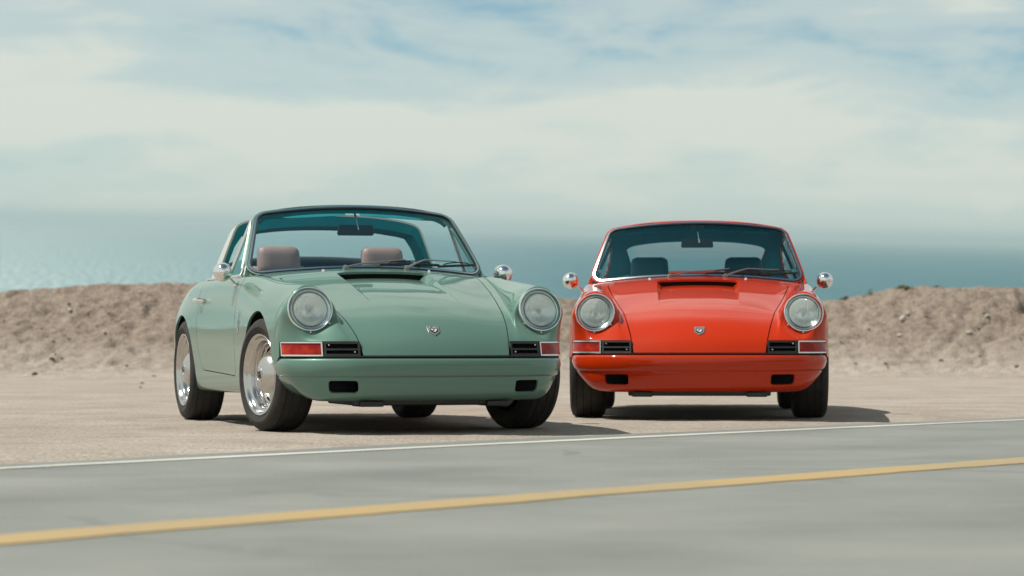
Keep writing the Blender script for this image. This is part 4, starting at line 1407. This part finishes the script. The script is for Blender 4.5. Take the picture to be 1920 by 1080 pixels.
    # wipers: both blades lie along the foot of the glass towards the right of somebody facing the car
    for px, (u0, v0), (ub, vb), (u1, v1), (ue, ve) in ((-.187, (.07, .047), (.295, .110), (.595, .088), (.03, .052)), (.187, (.58, .066), (.765, .150), (.945, .158), (.47, .118))):
        e = empty('wiper', car)
        piv = np.array([px, 1.318, .938])
        elbow = ws_point(ue, ve) + [0, -.024, .018]
        head = ws_point(ub, vb) + [0, -.018, .014]
        link_mesh('wiper_arm', join(tube(spline([piv, piv * .5 + elbow * .5 + [0, -.004, .005], elbow], 8), np.linspace(.0105, .0065, 8), 8, flat=.7), tube([elbow, elbow * .5 + head * .5, head], [.0042, .0036, .0036], 8), lathe_at([(0, .014), (.011, .013), (.0145, .003), (.015, -.02)], 16, tuple(piv), (0, -.35, 1))), M['wiper_metal'], e)
        us = np.linspace(u0, u1, 18); tt = np.linspace(0, 1, 18)
        vv = v0 + (v1 - v0) * tt
        bl = ws_point(us, vv) + [0, -.006, .005]
        arch_ = np.sin(math.pi * tt)
        br = ws_point(us[3:-3], vv[3:-3] + (vb - (v0 + v1) / 2) * arch_[3:-3] * .9) + [0, -.013, .010]
        link_mesh('wiper_blade', join(tube(bl, .0052, 6, flat=1.6), tube(br, .0040, 6), tube([br[0], bl[2]], .0032, 6), tube([br[-1], bl[-3]], .0032, 6)), M['black_trim'], e)
    for s in (-1, 1):
        link_mesh('washer_jet', lathe_at([(0, .011), (.006, .010), (.009, .003), (.011, -.006)], 14, (s * .323, 1.315, .917), (0, -.15, 1)), M['chrome'], car)
    # interior
    link_mesh('dashboard', join(pad((0, 1.66, .845), (1.36, .36, .14), .05, 6), box((0, 1.60, .70), (1.32, .12, .25), .03)), M['dash'], car)
    link_mesh('cabin_tub', join(box((0, 1.47, .62), (1.36, .03, .52), .005), box((0, 3.16, .62), (1.24, .03, .54), .005), box((-.712, 2.1, .62), (.02, 1.3, .46), .005), box((.712, 2.1, .62), (.02, 1.3, .46), .005), box((0, 2.35, .31), (1.36, 1.7, .03), .005), box((0, 3.15, .865), (1.1, .34, .03), .01)), M['headliner'], car)
    tw = spline([(0, 0, 0), (.01, 0, .01), (0, 0, 0)], 3)
    sw = tube([(.36 + .19 * math.cos(a), 1.93 + .045 * math.sin(a), .80 + .185 * math.sin(a)) for a in np.linspace(0, 2 * math.pi, 40, endpoint=False)], .0125, 10, closed=True)
    spokes = join(*[tube([(.36, 1.925, .80), (.36 + .185 * math.cos(a), 1.93 + .045 * math.sin(a), .80 + .18 * math.sin(a))], .010, 8) for a in (0.1, math.pi - .1, -math.pi / 2)])
    st = link_mesh('steering_wheel', join(sw, spokes), M['black_trim'], car)
    link_mesh('steering_column', tube([(.36, 1.93, .80), (.36, 1.66, .73)], .03, 12), M['black_trim'], st)
    for s in (-1, 1):
        seat = empty('seat', car)
        xc = s * .335
        link_mesh('seat_cushion', pad((xc, 2.12, .44), (.50, .54, .17), .07), leather, seat)
        tilt = lambda p: (p[0] * (1 - .10 * (p[2] + .3)), p[1] + (p[2]) * .30, p[2])
        link_mesh('seat_backrest', pad((xc, 2.36, .68), (.50, .14, .58), .06, 5, tilt), leather, seat)
        hr = lambda p: (p[0] * (1 - .32 * (p[2] + .085)), p[1] + p[2] * .22 + .03, p[2])
        link_mesh('headrest', pad((xc, 2.385, 1.006), (.278, .10, .178), .042, 6, hr), leather, seat)
    # inside mirror
    e = empty('rear_view_mirror', car)
    rm = [(-.112, .034), (.100, .034), (.112, .022), (.112, -.022), (.102, -.034), (-.102, -.034), (-.112, -.022)][::-1]
    mm = prism([(x, z) for x, z in ([(-.104, .030), (-.112, -.024), (-.104, -.034), (.104, -.034), (.112, -.024), (.104, .030)])], -.010, .014)
    mm.V += np.array([0, 1.80, 1.178])
    link_mesh('mirror_housing', mm, M['dash'], e, smooth=False)
    link_mesh('mirror_stem', tube([(0, 1.845, 1.300), (.006, 1.81, 1.25), (.014, 1.780, 1.176)], .0065, 8), M['chrome'], e)
    # sun visors
    for s in (-1, 1):
        q = [(s * .045, 1.835, 1.290), (s * .50, 1.862, 1.262)]
        vp = pad((0, 0, 0), (.46, .016, .055), .007, 4, lambda p: (p[0], p[1] + p[2] * 1.6, p[2] - s * p[0] * .060))
        vp.V += np.array([s * .275, 1.90, 1.280])
        link_mesh('sun_visor', vp, M['headliner'], car)
    if kind == 'coupe':
        g = clip(GHS, side_win); g = clip(g, rear_win)
        roof = link_mesh('roof', flange(g, .02), P, car)
        gi = clip(clip(GHS, lambda m: side_win(m) - .004), lambda m: rear_win(m) - .004)
        gi = clip(gi, lambda m: 3.70 - m.V[:, 1])
        link_mesh('headliner', flip(Me(gi.V - gi.N * .022, gi.F, gi.N)), M['headliner'], roof)
        sg = clip(GHS, lambda m: -.004 - side_win(m))
        for s in (-1, 1):
            pane = clip(sg, lambda m: s * m.V[:, 0])
            p = Me(pane.V - pane.N * .008, pane.F, pane.N, pane.A)
            a_ = clip(p, lambda m: 1.0 * (2.635 - m.V[:, 1])); b_ = clip(p, lambda m: m.V[:, 1] - 2.655)
            w1 = link_mesh('side_window', Me(a_.V, a_.F, a_.N), M['glass'], car)
            w2 = link_mesh('side_window', Me(b_.V, b_.F, b_.N), M['glass'], car)
            fr = clip(GHS, lambda m: np.where(s * m.V[:, 0] > 0, .006 - np.abs(side_win(m)), -1))
            link_mesh('window_trim', flange(Me(fr.V + fr.N * .004, fr.F, fr.N), .012), M['chrome'], w1)
            po = clip(p, lambda m: .016 - np.abs(m.V[:, 1] - 2.645))
            link_mesh('window_post', flange(Me(po.V + po.N * .006, po.F, po.N), .02), M['black_trim'], w1)
            vp_ = clip(p, lambda m: .011 - np.abs((m.V[:, 1] - 1.93) - (m.V[:, 2] - .90) * .22))
            link_mesh('vent_window_post', flange(Me(vp_.V + vp_.N * .007, vp_.F, vp_.N), .025), M['satin_metal'], w1)
            # drip rail
            dr = clip(GHS, lambda m: np.where(s * m.V[:, 0] > 0, .009 - np.abs(m.A[:, 1] - (6 + s * 2.93)) * .13, -1))
            dr = clip(dr, lambda m: 3.0 - m.V[:, 1])
            link_mesh('drip_rail', flange(Me(dr.V + dr.N * .010, dr.F, dr.N), .012), P, roof)
        rg = clip(GHS, lambda m: -.004 - rear_win(m))
        rw = link_mesh('rear_window', Me(rg.V - rg.N * .008, rg.F, rg.N), M['glass'], car)
        rs = clip(GHS, lambda m: .010 - np.abs(rear_win(m)))
        link_mesh('rear_window_seal', flange(Me(rs.V + rs.N * .004, rs.F, rs.N), .015), M['rubber'], rw)
    else:
        # painted windscreen frame
        fr = clip(GHS, lambda m: np.where(True, .26 - m.A[:, 0], 0))
        link_mesh('windshield_frame', shell(Me(fr.V, fr.F, fr.N), .030), P, car)
        hd = clip(fr, lambda m: m.V[:, 2] - 1.20)
        hm = clip(GHS, lambda m: np.minimum(.34 - m.A[:, 0], m.V[:, 2] - 1.235))
        link_mesh('header_rail', shell(Me(hm.V - hm.N * .031, hm.F, hm.N), .022), M['headliner'], car)
        # roll bar
        GHB = Me(GHS.V - GHS.N * .035, GHS.F, GHS.N, GHS.A)
        def hoop(m):
            dz = 1.30 - m.V[:, 2]
            return np.minimum(m.V[:, 1] - (2.455 + dz * .02), (2.635 + dz * .09) - m.V[:, 1])
        hp = clip(GHB, hoop)
        bar = link_mesh('roll_bar', flange(hp, .012), M['bar_metal'], car)
        hi = clip(GHB, lambda m: hoop(m) - .001)
        hi = Me(hi.V - hi.N * .010, hi.F, hi.N)
        link_mesh('roll_bar_lining', shell(hi, (.030 + .035 * np.clip((hi.V[:, 2] - 1.10) / .14, 0, 1))[:, None]), M['headliner'], bar)
        # folded soft rear window behind the bar
        sb = pad((0, 3.06, .945), (1.16, .40, .13), .06, 8, lambda p: (p[0], p[1] + .0 - .25 * (p[0]) ** 2, p[2] - p[1] * .25 - .10 * abs(p[0]) ** 2))
        link_mesh('folded_soft_window', sb, M['dash'], car)
        for s in (-1, 1):
            # vent window with its slanted frame
            A0 = np.array([s * .748, 1.60, .889]); A1 = np.array([s * .640, 1.86, 1.20]); B0 = np.array([s * .752, 1.93, .884]); 
            A1 = np.array([s * .628, 1.868, 1.222]); B1 = np.array([s * .622, 1.905, 1.225])
            pts = [A0, A1, B1, B0]
            loop = np.concatenate([np.linspace(pts[i], pts[(i + 1) % 4], 9)[:-1] for i in range(4)])
            vf = link_mesh('vent_window_frame', tube(loop, .0135, 8, closed=True, caps=False), M['satin_metal'], car)
            V = np.array([A0, B0, B1, A1])
            link_mesh('vent_window', Me(V, [(0, 1, 2, 3)]), M['glass'], vf, smooth=False)
            link_mesh('door_sill_trim', tube([(s * .752, 1.58, .888), (s * .757, 1.95, .887), (s * .757, 2.55, .884)], .007, 8), M['chrome'], car)
    return car

green = build_car('targa', (-.3968, 15.1833, 0), .3128, M['green_paint'], M['tan_leather'], 'metallic sage green open-top car with tan headrests and a silver roll bar', math.radians(10))
red = build_car('coupe', (1.1773, 17.474, 0), -.0585, M['red_paint'], M['black_leather'], 'bright orange-red hardtop coupe with dark seats, parked nose-on', 0.0)
